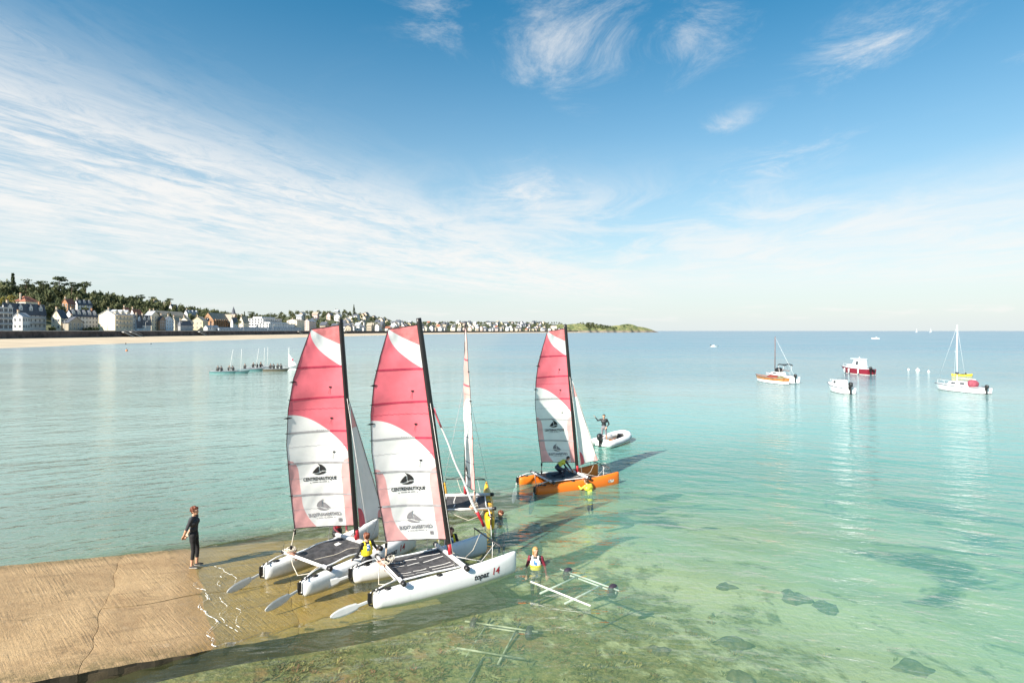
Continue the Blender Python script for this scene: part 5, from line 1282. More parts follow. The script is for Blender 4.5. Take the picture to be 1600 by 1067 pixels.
    for a, ra, b, rb, t in caps: capsule(mb, a, ra, b, rb, M_SKIN, 12 if detail else 8)
    tmp = mb.build('body'); md = tmp.modifiers.new('r', 'REMESH'); md.mode = 'VOXEL'; md.voxel_size = voxel
    s2 = tmp.modifiers.new('s', 'SMOOTH'); s2.factor = 0.5; s2.iterations = 2 if detail else 1
    dg = bpy.context.evaluated_depsgraph_get(); me = bpy.data.meshes.new_from_object(tmp.evaluated_get(dg)); bpy.data.objects.remove(tmp)
    me.name = 'body'; me.materials.clear()
    mats = []; tagm = {}
    o_.setdefault('shin', o_['calf'])
    for t in ('torso', 'arm', 'fore', 'thigh', 'calf', 'shin', 'foot', 'hand', 'head', 'lips', 'eye', 'sole'):
        m = o_.get(t) or {'lips': pm('lips', (0.42, 0.15, 0.11), .5, .05, 8) if o_['head'] is M_SKIN else o_['head'], 'eye': M_EYE, 'sole': M_SOLE}.get(t, M_SKIN)
        if m not in mats: mats.append(m)
        tagm[t] = mats.index(m)
    for m in mats: me.materials.append(m)
    n = len(me.polygons); cen = np.empty(n * 3); me.polygons.foreach_get('center', cen); cen = cen.reshape(-1, 3)
    best = np.full(n, 1e9); mi = np.zeros(n, int)
    for a, ra, b, rb, t in caps:
        a_, b_ = np.array(a), np.array(b); ab = b_ - a_; L2 = max(ab @ ab, 1e-9); f = np.clip(((cen - a_) @ ab) / L2, 0, 1)
        dd = np.linalg.norm(cen - a_ - f[:, None] * ab, axis=1) - (ra + (rb - ra) * f)
        k = dd < best; best[k] = dd[k]; mi[k] = tagm[t]
    if o_.get('sole'):
        zmin = cen[:, 2].min(); mi[cen[:, 2] < zmin + 0.03] = tagm['sole']
    me.polygons.foreach_set('material_index', mi); me.polygons.foreach_set('use_smooth', np.ones(n, bool)); me.update()
    made = [('body', me)]
    # hair
    hm = HAIR[hair]; mb = MB(); rr = random.Random(len(label))
    def tuft(x, y, z, r): mb.ball(hp(x, y, z), r, hm, 10, 7)
    tuft(0, -.028, .045, (.092, .092, .080)); tuft(0, -.055, .0, (.080, .055, .075)); tuft(0, .03, .085, (.070, .060, .035))
    if hairstyle == 'curly':
        for k in range(46):
            a = rr.uniform(0, 6.28); b = rr.uniform(-.2, 1.5); d_ = Vector((math.cos(a) * math.cos(b), math.sin(a) * math.cos(b), math.sin(b)))
            if d_.y > .45 and d_.z < .5: continue
            q = Vector((0, -.02, .03)) + Vector((d_.x * .098, d_.y * .10, d_.z * .095)); tuft(q.x, q.y, q.z, rr.uniform(.022, .036))
    elif hairstyle in ('bun', 'tail', 'long'):
        for s in (-1, 1): tuft(s * .06, -.03, .02, (.035, .07, .07))
        if hairstyle == 'bun': tuft(0, -.10, .085, (.042, .042, .042)); tuft(.02, -.105, .10, (.025, .025, .025))
        if hairstyle == 'tail': tuft(0, -.11, .02, (.03, .035, .04)); tuft(0, -.125, -.05, (.026, .028, .07))
        if hairstyle == 'long': tuft(0, -.075, -.07, (.075, .04, .10)); tuft(-.06, -.05, -.07, (.03, .045, .09)); tuft(.06, -.05, -.07, (.03, .045, .09))
    elif hairstyle == 'hood':
        mb = MB(); hm = o_['torso']; tuft(0, -.03, .02, (.108, .112, .118)); tuft(0, -.06, -.09, (.10, .08, .07))
    made.append(('hair' if hairstyle != 'hood' else 'hood', mb.mesh('hair')))
    if vest:
        # buoyancy vest: two-colour shell round the chest with arm holes
        A = j['waist'] - up * .03; Bv = j['chest'] + up * .115; mb = MB(); N = 20; K = 9; rows = []
        for i in range(K + 1):
            f = i / K; c = A + (Bv - A) * f; wx = interp(f, [0, .35, .7, 1], [.172, .186, .19, .135]); wy = interp(f, [0, .35, .7, 1], [.135, .148, .148, .10])
            rows.append([c + side * (wx * math.cos(2 * math.pi * k / N)) + fw * (wy * math.sin(2 * math.pi * k / N)) for k in range(N)])
        vsx = [p for r in rows for p in r]
        for i in range(K):
            for k in range(N):
                k2 = (k + 1) % N; f = (i + .5) / K; th = 2 * math.pi * (k + .5) / N
                if f > .55 and abs(math.cos(th)) > .86: continue
                m = M_VESTY if f < .48 or vest == 'yellow' and abs(math.cos(th)) > .45 else M_VESTW
                if .42 < f < .85 and abs(math.cos(th)) < .42: m = M_VESTB if (i + k) % 4 else M_VESTW
                mb.add([rows[i][k], rows[i][k2], rows[i + 1][k2], rows[i + 1][k]], [(0, 1, 2, 3)], m, True)
        for s in (-1, 1):
            a0 = Bv + side * s * .085
            mb.tube([a0 + fw * .10 - up * .02, a0 + fw * .05 + up * .045, a0 - fw * .05 + up * .045, a0 - fw * .10 - up * .02], [.03, .03, .03, .03], M_VESTY if vest == 'yellow' else M_VESTW, 6)
        made.append(('vest', mb.mesh('vest')))
    for nm, me in made: inst(nm, me, P)
    if key: BODY[key] = made
    return P

def on_bed(x, y): return -float(water_depth(np.array(x), np.array(y)))
GW = 'people wading beside the boats'
# teenager on the slipway, looking out to sea
fp = Vector((-9.42, 17.05, 0)); t_, n_ = ramp_tn(fp.x, fp.y)
person('standing person in dark t-shirt and black cropped trousers on the slipway, hands clasped behind', (fp.x, fp.y, ramp_z(t_) + 0.008), R(-84), H=1.79,
       J=dict(elR=(.235, -.10, 1.16), haR=(.13, -.21, 0.97), elL=(-.225, -.10, 1.16), haL=(-.05, -.19, 0.95), anL=(-.10, .04, .085), toL=(-.13, .19, .035), knL=(-.10, .06, .51), head=(.01, .035, 1.625)),
       outfit=dict(torso=M_TEE, arm=M_TEE, fore=M_SKIN, thigh=M_TROU, calf=M_TROU, shin=M_SKIN, foot=M_SHOE, sole=M_SOLE), hair='auburn', hairstyle='curly', yaw=R(-8), gender=1.12)
# crew member pushing the first catamaran, seen from behind
x, y = -4.17, 16.54
person('person in black wetsuit and yellow vest, hair in a bun, between the nearest catamarans', (x, y, on_bed(x, y)), R(40), H=1.66,
       J=dict(elR=(.34, .10, 1.20), haR=(.46, .27, 1.08), elL=(-.28, .02, 1.16), haL=(-.36, .22, 0.95), knR=(.11, .05, .5), head=(.0, .03, 1.625)), hair='auburn', hairstyle='bun', vest='yellow', yaw=R(10))
x, y = -5.78, 19.05
person('person in dark red jacket half hidden behind the slipway catamaran and its sail', (x, y, on_bed(x, y)), R(-140), H=1.6,
       J=dict(chest=(0, .10, 1.27), neck=(0, .2, 1.41), head=(0, .27, 1.54), waist=(0, .03, 1.1), shR=(.17, .16, 1.37), shL=(-.17, .16, 1.37), elR=(.22, .28, 1.12), haR=(.16, .45, 1.02), elL=(-.22, .28, 1.12), haL=(-.16, .45, 1.02)),
       outfit=dict(torso=M_CRED, arm=M_MAROON, fore=M_MAROON), hair='dark', hairstyle='short')
x, y = -1.95, 18.02
person('auburn-haired person in black sleeves and vest leaning on the far hull behind the nearest mast', (x, y, on_bed(x, y)), R(-150), H=1.66,
       J=dict(elR=(.24, .16, 1.16), haR=(.15, .36, 1.02), elL=(-.26, .14, 1.16), haL=(-.2, .36, 1.02), chest=(0, .05, 1.3), neck=(0, .09, 1.46), head=(0, .13, 1.6), shR=(.175, .06, 1.41), shL=(-.175, .06, 1.41)), hair='auburn', hairstyle='tail', vest='yellow', yaw=R(-20))
x, y = -0.40, 21.75
person('wading person with untidy brown hair holding the yellow catamaran hull', (x, y, on_bed(x, y)), R(155), H=1.70,
       J=dict(elR=(.22, .16, 1.25), haR=(.16, .42, 1.30), elL=(-.24, -.02, 1.14), haL=(-.30, .05, .92), head=(.02, .05, 1.62)), hair='auburn', hairstyle='curly', vest='white', yaw=R(-30))
x, y = 0.71, 17.25
person('fair-haired wading person with maroon sleeves and a white and yellow vest, facing the viewer', (x, y, on_bed(x, y)), R(172), H=1.74,
       J=dict(elR=(.27, .03, 1.16), haR=(.27, .17, .99), elL=(-.28, .0, 1.17), haL=(-.33, .10, .96)), outfit=dict(fore=M_MAROON, arm=M_MAROON), hair='blond', hairstyle='long', vest='white', yaw=R(18))
# crew of the orange boat
B4 = CAT4; M4 = Matrix.Translation(B4.location) @ Matrix.Rotation(B4.rotation_euler.z, 4, 'Z')
q = M4 @ Vector((-0.42, 0.10, 0.44))
person('crouching crew member in navy wetsuit working on the orange catamaran trampoline', q, B4.rotation_euler.z - R(90), H=1.68,
       J=dict(pel=(0, -.12, .42), hiR=(.09, -.11, .40), hiL=(-.09, -.11, .40), knR=(.14, .26, .30), anR=(.12, .06, .07), toR=(.13, .2, .03), knL=(-.16, .22, .08), anL=(-.12, -.22, .06), toL=(-.12, -.36, .06),
              waist=(0, .0, .56), chest=(0, .17, .66), neck=(0, .32, .74), head=(0, .44, .80), shR=(.17, .26, .70), shL=(-.17, .26, .70), elR=(.22, .42, .46), haR=(.14, .58, .28), elL=(-.23, .40, .44), haL=(-.16, .55, .22)),
       outfit=dict(torso=M_YJ, arm=M_NAVY, fore=M_NAVY, thigh=M_NAVY, calf=M_NAVY, foot=M_NAVY), hair='dark', hairstyle='short', pitch=R(-35))
q = M4 @ Vector((0.28, -1.42, 0)); bzz = on_bed(q.x, q.y)
yj = person('person in bright yellow-green jacket in the water against the orange hull', (q.x, q.y, max(bzz, -1.12)), B4.rotation_euler.z + R(18), H=1.70,
       J=dict(waist=(0, .02, 1.1), chest=(0, .10, 1.27), neck=(0, .19, 1.41), head=(0, .24, 1.55), shR=(.18, .14, 1.37), shL=(-.18, .14, 1.37), elR=(.25, .30, 1.25), haR=(.12, .50, 1.36), elL=(-.27, .28, 1.24), haL=(-.2, .5, 1.36)),
       outfit=dict(torso=M_YJ, arm=M_YJ, fore=M_YJ, thigh=M_WET), hair='brown', hairstyle='short', gender=1.25); yj.scale = (1.1, 1.05, 0.97)

# ------------------------------------------------------------------ inflatable dinghy with its helmsman
M_RIB = pm('inflatable_fabric', (0.76, 0.76, 0.74), 0.5, 0.05, 3)
M_GREY = pm('rubbing_strake', (0.16, 0.17, 0.20), 0.6, 0.1, 5)
M_FLOOR = pm('dinghy_floor', (0.55, 0.50, 0.42), 0.8, 0.15, 4)
M_ORG = pm('fuel_tank_orange', (0.62, 0.20, 0.06), 0.5, 0.1, 5)
def outboard(parent, x, y, z, s=1.0, m=None):
    mb = MB(); m = m or M_BLK
    rings = []
    for zz, a, b in ((0.30, .13, .11), (0.36, .19, .15), (0.55, .21, .16), (0.66, .16, .13), (0.70, .06, .05)): rings.append([(x - 0.05 * s + a * s * math.cos(t * math.pi / 6) - .04 * s, y + b * s * math.sin(t * math.pi / 6), z + zz * s) for t in range(12)])
    mb.loft(rings, m); mb.box((x - .08 * s, y, z + .02 * s), (.13 * s, .09 * s, .62 * s), m); mb.box((x - .08 * s, y, z - .28 * s), (.30 * s, .05 * s, .05 * s), m); mb.box((x + .04 * s, y, z + .2 * s), (.12 * s, .2 * s, .22 * s), m)
    mb.tube([(x, y, z + .45 * s), (x + .5 * s, y, z + .5 * s)], .025 * s, m, 6)
    return mb.build('outboard_motor', parent)
rib_h = ang(.62, .79); rib = empty('inflatable_dinghy', (6.36, 36.1, 0), rib_h); tag(rib, 'white inflatable motor dinghy with grey strake beyond the orange catamaran', 'dinghy')
def rib_path(k):
    pts = [(-1.75, -.60, .20), (-1.2, -.62, .20), (-.4, -.64, .21), (.5, -.63, .25), (1.05, -.52, .31), (1.42, -.28, .36), (1.55, 0, .38), (1.42, .28, .36), (1.05, .52, .31), (.5, .63, .25), (-.4, .64, .21), (-1.2, .62, .20), (-1.75, .60, .20)]
    return pts
pth = rib_path(0); mb = MB(); mb.tube([(-1.98, -.59, .22)] + pth + [(-1.98, .59, .22)], [.06] + [.205] * len(pth) + [.06], M_RIB, 14, up=(0, 0, 1)); tb = mb.build('tube', rib)
mb = MB(); mb.tube([(p[0] * 1.13 if abs(p[1]) < .4 else p[0], p[1] * 1.33, p[2] - .02) for p in pth], .035, M_GREY, 6); mb.build('rubbing_strake', tb)
mb = MB(); mb.box((-.1, 0, .07), (2.7, 1.0, .06), M_FLOOR); mb.build('floor', rib)
mb = MB(); mb.box((-1.55, 0, .25), (.08, 1.0, .42), M_RIB); mb.build('transom', rib)
mb = MB(); mb.box((.95, .02, .28), (.36, .42, .30), M_BLK, .3, .8); mb.build('bow_locker', rib)
mb = MB()
for k in range(3): mb.tube([(-.1 + .22 * math.cos(a * .4) * (1 - .02 * a) + .3 * k, .05 + .2 * math.sin(a * .4), .12 + .01 * a % .05) for a in range(32)], .02, (M_ROPE, M_STRAP, M_ROPER)[k], 5)
mb.build('rope_heap', rib)
mb = MB(); mb.box((-.75, -.25, .22), (.34, .26, .22), M_ORG, .2, .85); mb.tube([(-.85, -.25, .34), (-.65, -.25, .34)], .02, M_BLK, 5); mb.build('fuel_tank', rib)
outboard(rib, -1.66, 0.0, .12, 1.0)
MR = Matrix.Translation(rib.location) @ Matrix.Rotation(rib_h, 4, 'Z'); q = MR @ Vector((-1.0, .12, .105))
person('helmsman in black long-sleeved top and grey shorts standing in the inflatable, one hand raised', q, R(165), H=1.78,
       J=dict(elR=(.36, .06, 1.36), haR=(.50, .10, 1.56), elL=(-.30, -.06, 1.17), haL=(-.17, .06, 1.0), knR=(.12, .03, .51), knL=(-.14, .03, .51), anR=(.13, -.02, .085), anL=(-.17, -.02, .085), toR=(.15, .11, .035), toL=(-.20, .11, .035)),
       outfit=dict(torso=M_WET, arm=M_WET, fore=M_WET, thigh=M_GSH, calf=M_SKIN, foot=M_SKIN), hair='dark', hairstyle='short')

# ------------------------------------------------------------------ moored boats
def boat_hull(parent, L, beam, free, m, m_low=None, bow_rake=0.35, sheer=0.25, transom=0.8, deck=None, name='hull', m_mid=None):
    """lofted displacement hull, bow at +x; returns sheer height function"""
    mb = MB(); N = 14; outer = []
    def prof(f):  # f 0 stern .. 1 bow
        w = beam / 2 * (transom + (1 - transom) * math.sin(min(1, f / .45) * math.pi / 2)) * (1 if f < .45 else max(0.02, math.cos((f - .45) / .55 * math.pi / 2) ** 0.75))
        return w, free * (1 + sheer * (f ** 2) + 0.06 * (1 - f) ** 2)
    for m_, za, zb_ in (((m_low or m, -0.25, 0.06), (m, 0.06, None)) if m_mid is None else ((m_low or m, -0.25, 0.06), (m, 0.06, free * .55), (m_mid, free * .55, None))):
        rings = []
        for i in range(N + 1):
            f = i / N; w, h = prof(f); top = h if zb_ is None else zb_
            ring = []
            for k in range(7):
                a = k / 6; z = lerp(za, top, a); fl = 0.72 + 0.28 * (max(0, z + .25) / (h + .25)) ** .7
                x = -L / 2 + f * L + bow_rake * (z / free) * f ** 3
                ring.append((x, w * fl, z))
            rings.append(ring + [(p[0], -p[1], p[2]) for p in ring[::-1]])
        mb.loft(rings, m_, closed=False, cap=False)
        r0 = rings[0]; mb.add(r0, [tuple(range(len(r0)))], m_); r1 = rings[-1]; mb.add(r1, [tuple(range(len(r1)))[::-1]], m_)
    h_ = mb.build(name, parent)
    if deck:
        mb = MB(); vs = []; fs = []
        for i in range(N + 1):
            f = i / N; w, h = prof(f); x = -L / 2 + f * L + bow_rake * (h / free) * f ** 3
            vs += [(x, -w * .99, h - .01), (x, 0, h + .04), (x, w * .99, h - .01)]
        for i in range(N):
            for k in range(2): fs.append((i * 3 + k, (i + 1) * 3 + k, (i + 1) * 3 + k + 1, i * 3 + k + 1))
        mb.add(vs, fs, deck, True); mb.build('deck', parent)
        mb = MB()
        for s in (-1, 1): mb.tube([(-L / 2 + (i / N) * L + bow_rake * (prof(i / N)[1] / free) * (i / N) ** 3, s * prof(i / N)[0], prof(i / N)[1]) for i in range(N + 1)], .04, M_GREY, 5)
        mb.build('rubbing_strake', h_)
    return prof
def cabin(parent, xs, ws, z0, h, m, win=True, name='cabin', slope=0.3):
    (x0, x1), w = xs, ws; mb = MB()
    b = [(x0, -w, z0), (x1, -w * .7, z0), (x1, w * .7, z0), (x0, w, z0)]; t = [(x0 + .03, -w * .86, z0 + h), (x1 - slope, -w * .62, z0 + h * .92), (x1 - slope, w * .62, z0 + h * .92), (x0 + .03, w * .86, z0 + h)]
    mb.add(b + t, [(0, 1, 5, 4), (1, 2, 6, 5), (2, 3, 7, 6), (3, 0, 4, 7), (4, 5, 6, 7)], m); c = mb.build(name, parent)
    if win:
        for s in (-1, 1):
            mb = MB(); f = lambda u_, v_: Vector((lerp(lerp(x0, x0 + .03, v_), lerp(x1, x1 - slope, v_), u_), s * (lerp(lerp(w, w * .86, v_), lerp(w * .7, w * .62, v_), u_) + .012), z0 + h * v_ * lerp(1, .92, u_)))
            for (u0, u1) in win if isinstance(win, tuple) else ((.15, .5),):
                q = [f(u0, .42), f(u1, .42), f(u1, .82), f(u0, .82)]; mb.add(q, [(0, 1, 2, 3) if s < 0 else (3, 2, 1, 0)], M_GLASS)
            mb.build('side_window', c)
        mb = MB(); y0 = .6 * w
        mb.add([(x1 - slope * .35 + .012, -y0 * .9, z0 + h * .35), (x1 - slope * .35 + .012, y0 * .9, z0 + h * .35), (x1 - slope * .85 + .012, y0 * .8, z0 + h * .82), (x1 - slope * .85 + .012, -y0 * .8, z0 + h * .82)], [(0, 1, 2, 3)], M_GLASS); mb.build('windscreen', c)
    return c
def rail(parent, x0, x1, w, z, h=.35):
    mb = MB(); mb.tube([(x0, -w, z), (x0, -w, z + h), (x1, 0, z + h + .1), (x0, w, z + h), (x0, w, z)], .015, M_ALU, 5); mb.tube([(x1, 0, z + h + .1), (x1, 0, z)], .015, M_ALU, 5); return mb.build('bow_rail', parent)
M_MRED = pm('maroon_hull', (0.24, 0.012, 0.028), 0.3, 0.08, 2)
M_WOOD = pm('varnished_wood', (0.50, 0.20, 0.05), 0.3, 0.25, 3)
M_BRED = pm('dark_red_cover', (0.20, 0.03, 0.015), 0.7, 0.2, 3)
M_ANTI = pm('dark_waterline', (0.03, 0.03, 0.035), 0.6, 0.1, 2)
M_GREENB = pm('green_fouling', (0.16, 0.22, 0.14), 0.8, 0.2, 3)
GM = 'boats moored in the bay'
# white sloop with bare mast
st, bo = sea_pt(1538, 615.5), sea_pt(1470, 608.5); h = ang(*(bo - st).xy); c = (st + bo) / 2
b = empty('sailing_boat', c, h); tag(b, 'white sailing boat with tall bare white mast and small cabin', 'sailing boat', GM)
boat_hull(b, 5.6, 2.0, .62, M_HW, M_ANTI, deck=M_HW); cabin(b, (-1.1, 1.5), .72, .66, .55, M_HW, ((.12, .38), (.62, .85)), slope=.5); rail(b, 1.8, 2.9, .35, .75)
mb = MB(); mb.tube([(.55, 0, .9), (.52, 0, 7.7)], [.05, .04], M_HW, 8); mb.tube([(.55, -.45, 4.6), (.55, .45, 4.6)], .015, M_ALU, 5); mst = mb.build('mast', b)
mb = MB(); mb.tube([(.50, 0, 1.55), (-1.6, 0, 1.50)], .035, M_HW, 6); mb.build('boom', b)
mb = MB(); mb.ball((-1.25, 0, 1.02), (.55, .62, .46), pm('maroon_sprayhood', (.30, .06, .09), .8, .15, 4), 12, 8); mb.build('spray_hood', b)
mb = MB(); mb.box((.45, .12, 2.1), (.35, .04, .22), M_NAVY, .4); mb.build('pennant', b)
for s in (-1, 1):
    mb = MB(); mb.tube([(.52, 0, 7.5), (.2, s * .95, .7)], .01, M_ALU, 4); mb.build('shroud', b)
mb = MB(); mb.tube([(.52, 0, 7.6), (2.95, 0, .85)], .01, M_ALU, 4); mb.build('forestay', b)
outboard(b, -2.85, .2, .35, 1.0)
# maroon cabin cruiser
st, bo = sea_pt(1363.5, 586), sea_pt(1319, 582); h = ang(*(bo - st).xy); c = (st + bo) / 2
b = empty('motor_boat', c, h); tag(b, 'motor boat with maroon hull, white wheelhouse and fenders', 'motor boat', GM)
boat_hull(b, 5.4, 2.2, .85, M_MRED, M_HW, deck=M_HW, sheer=.35, bow_rake=.6)
cabin(b, (.3, 2.2), .75, .95, .55, M_HW, False, slope=.6, name='cuddy'); cabin(b, (-1.0, .8), .85, .9, 1.5, M_HW, ((.12, .48),), slope=.5, name='wheelhouse')
mb = MB(); mb.box((-.15, 0, 2.47), (1.9, 1.5, .07), M_HW); mb.tube([(-.3, 0, 2.5), (-.3, 0, 2.75)], .05, M_HW, 6); mb.build('wheelhouse_roof', b); rail(b, 1.6, 3.0, .45, 1.1)
for fx, s in ((1.9, 1), (.7, 1), (-1.2, 1)):
    for s in (-1, 1):
        mb = MB(); w_ = 1.08 if fx < 1 else .78; mb.tube([(fx, s * w_, .85), (fx, s * (w_ + .06), .78), (fx, s * (w_ + .06), .18), (fx, s * w_, .12)], [.03, .11, .11, .03], M_HW, 8); mb.build('fender', b)
outboard(b, -2.75, .35, .45, 1.25); outboard(b, -2.72, -.35, .35, .8)
# white cuddy boat
st, bo = sea_pt(1334, 617.5), sea_pt(1293, 608.5); h = ang(*(bo - st).xy); c = (st + bo) / 2
b = empty('motor_boat', c, h); tag(b, 'small white cuddy motor boat with dark cabin window and black outboard', 'motor boat', GM)
boat_hull(b, 4.4, 1.75, .66, M_HW, M_ANTI, deck=M_HW, bow_rake=.5, sheer=.4); cabin(b, (-.5, 1.5), .66, .74, .72, M_HW, ((.18, .62),), slope=.7); rail(b, 1.2, 2.4, .35, .9)
mb = MB(); mb.grid(8, 1, lambda a, q: Vector((-1.6 + 3.2 * a, -.90 + .20 * max(0, a - .55), .55 + .10 * a + .03 * q)), M_NAVY)
mb = MB(); mb.tube([(-.5, -.5, 1.35), (-.55, -.5, 1.62), (-.55, .5, 1.62), (-.5, .5, 1.35)], .02, M_BLK, 5); mb.build('screen_frame', b)
outboard(b, -2.3, 0, .42, 1.35); 
# the two rafted boats: a varnished launch in front of a white sloop
st, bo = sea_pt(1233, 601.5), sea_pt(1180, 594.5); h = ang(*(bo - st).xy); c = (st + bo) / 2
b = empty('wooden_launch', c, h); tag(b, 'white launch with varnished wooden deck and dark red cockpit cover, rafted to a sloop', 'launch', GM)
boat_hull(b, 5.8, 1.9, .74, M_HW, M_ANTI, deck=M_WOOD, transom=.55, m_mid=M_WOOD)
mb = MB(); mb.ball((-.3, 0, .80), (.95, .62, .30), M_BRED, 16, 8); mb.build('cockpit_cover', b)
mb = MB(); mb.ball((-1.9, 0, .68), (.65, .5, .3), pm('olive_canvas', (.20, .19, .07), .8, .2, 4), 12, 8); mb.build('folded_canvas', b)
for k in range(5):
    mb = MB(); mb.box((1.55, -.36 + k * .18, .78), (1.5, .012, .012), M_BRED); mb.build('deck_seam', b)
nrm_ = Vector((-math.sin(h), math.cos(h), 0)); c2 = c + nrm_ * -2.15 if (c + nrm_ * -2.15).length > c.length else c + nrm_ * 2.15
b = empty('sailing_boat', c2 + Vector((math.cos(h), math.sin(h), 0)) * .9, h); tag(b, 'white sloop with brown mast, black canopy frame and black cover, behind the varnished launch', 'sailing boat', GM)
boat_hull(b, 5.6, 2.0, .85, M_HW, M_ANTI, deck=M_HW); cabin(b, (-.2, 1.8), .7, .9, .45, M_HW, ((.2, .7),), slope=.5)
M_BMAST = pm('brown_mast', (.16, .07, .05), .5, .1, 3); mb = MB(); mb.tube([(1.2, 0, .9), (1.15, 0, 6.2)], [.055, .045], M_BMAST, 8); mb.build('mast', b)
mb = MB(); mb.ball((.35, 0, 1.55), (.62, .5, .42), M_BLK, 14, 9); mb.build('black_cover', b)
mb = MB(); mb.tube([(-1.6, -.6, 2.3), (-1.2, -.62, 2.42), (-.5, -.62, 2.46), (-.2, -.6, 2.3)], .07, M_BLK, 6); mb.tube([(-1.6, .6, 2.3), (-1.2, .62, 2.42), (-.5, .62, 2.46), (-.2, .6, 2.3)], .07, M_BLK, 6)
mb.box((-.9, 0, 2.44), (1.2, 1.25, .05), M_BLK)
for s in (-1, 1):
    for xx in (-1.5, -.3): mb.tube([(xx, s * .6, 2.35), (-.9, s * .8, .9)], .018, M_ALU, 5)
mb.build('canopy', b)
mb = MB(); mb.tube([(1.15, 0, 6.1), (-2.7, 0, 1.0)], .012, M_HW, 4); mb.build('backstay', b); mb = MB(); mb.tube([(1.2, 0, 1.75), (-1.7, 0, 1.6)], .04, M_BMAST, 6); mb.build('boom', b)
outboard(b, -2.75, 0, .5, 1.1)
# yellow kayak
q = sea_pt(1503, 587); b = empty('kayak', q, R(165)); tag(b, 'bright yellow kayak floating behind the white sailing boat', 'kayak', None)
M_KY = pm('yellow_kayak', (.85, .62, .02), .4, .05, 3); mb = MB(); rings = []
for f in np.linspace(0, 1, 13):
    w = .37 * math.sin(math.pi * min(max(f, .02), .98)) ** .6; z1 = .22 + .12 * (2 * f - 1) ** 2
    rings.append([(-1.4 + 2.8 * f, w * math.cos(a * math.pi / 6), .06 + (z1 - .06) * math.sin(a * math.pi / 6) if a <= 6 else .06 + .14 * math.sin(a * math.pi / 6)) for a in range(12)])
mb.loft(rings, M_KY); mb.build('hull', b); mb = MB(); mb.ball((-.1, 0, .23), (.42, .22, .05), M_BLK, 12, 6); mb.build('cockpit', b); mb = MB(); mb.box((-.5, 0, .32), (.1, .36, .26), M_BLK); mb.build('seat_back', b)
# buoys
M_BUOY = pm('white_buoy', (.78, .76, .70), .5, .06, 4)
for px, py, r, lab in ((1434, 580.5, .42, 'largest white mooring buoy, middle one of the three'), (1419.5, 578.5, .24, 'small white mooring buoy next to the maroon boat'), (1451, 582, .28, 'white mooring buoy nearest to the white sailing boat')):
    q = sea_pt(px, py); b = empty('mooring_buoy', q); tag(b, lab, 'buoy', 'white mooring buoys'); r *= .78; mb = MB(); mb.ball((0, 0, r * .55), r, M_BUOY, 14, 10); mb.build('float', b)
    mb = MB(); mb.tube([(0, 0, r * 1.4), (0, 0, r * 1.75)], r * .16, M_BUOY, 7); mb.tube([(r * .25 * math.cos(a), 0, r * 1.8 + r * .25 * math.sin(a)) for a in np.linspace(0, 6.28, 9)], r * .06, M_ALU, 5); mb.build('mooring_eye', b)
q = sea_pt(198, 548.5); b = empty('mooring_buoy', q); tag(b, 'small dark buoy off the sandy beach', 'buoy'); mb = MB(); mb.ball((0, 0, .2), .4, M_ORG, 10, 8); mb.build('float', b); mb = MB(); mb.tube([(0, 0, .5), (0, 0, 1.1)], .06, M_BLK, 6); mb.build('stick', b)
# craft far out
def tiny_yacht(px, py, hgt, label, two=True):
    q = sea_pt(px, py); b = empty('distant_yacht', q, R(20)); tag(b, label, 'yacht', 'sails near the horizon')
    boat_hull(b, hgt * .75, hgt * .22, hgt * .08, M_HW); mb = MB(); mb.tube([(hgt * .08, 0, 0), (hgt * .08, 0, hgt)], hgt * .012, M_ALU, 5); mb.build('mast', b)
    mb = MB(); mb.grid(4, 6, lambda a, c_: Vector((hgt * .06 - a * hgt * .34 * (1 - c_), .06 * hgt * math.sin(a * 3.1) * (1 - c_), hgt * (.14 + .84 * c_))), M_SAILW); mb.build('mainsail', b)
    mb = MB(); mb.grid(4, 6, lambda a, c_: Vector((lerp(hgt * .36, hgt * .1, c_) - a * hgt * .26 * (1 - c_), .05 * hgt * math.sin(a * 3.1), hgt * (.12 + .72 * c_))), M_SAILW); mb.build('jib', b)
tiny_yacht(1432, 519.4, 17, 'tiny white sail on the horizon, the one nearer the middle of the picture')
tiny_yacht(1454, 519.4, 18, 'tiny white sail on the horizon just before the tall bare mast')
def skiff(px, py, L, label, m, rz, n=0):
    q = sea_pt(px, py); b = empty('open_boat', q, rz); tag(b, label, 'boat'); boat_hull(b, L, L * .36, L * .13, m, deck=M_HW); outboard(b, -L / 2, 0, .2, 1.0)
    mb = MB(); mb.box((-L * .1, 0, L * .19), (L * .16, L * .2, L * .12), M_HW); mb.build('console', b)
skiff(1368, 529.5, 6.0, 'small white open boat far out to sea beyond the maroon boat', M_HW, R(170)); skiff(1116, 542, 3.4, 'little white tender alone in the middle of the bay', M_HW, R(10))
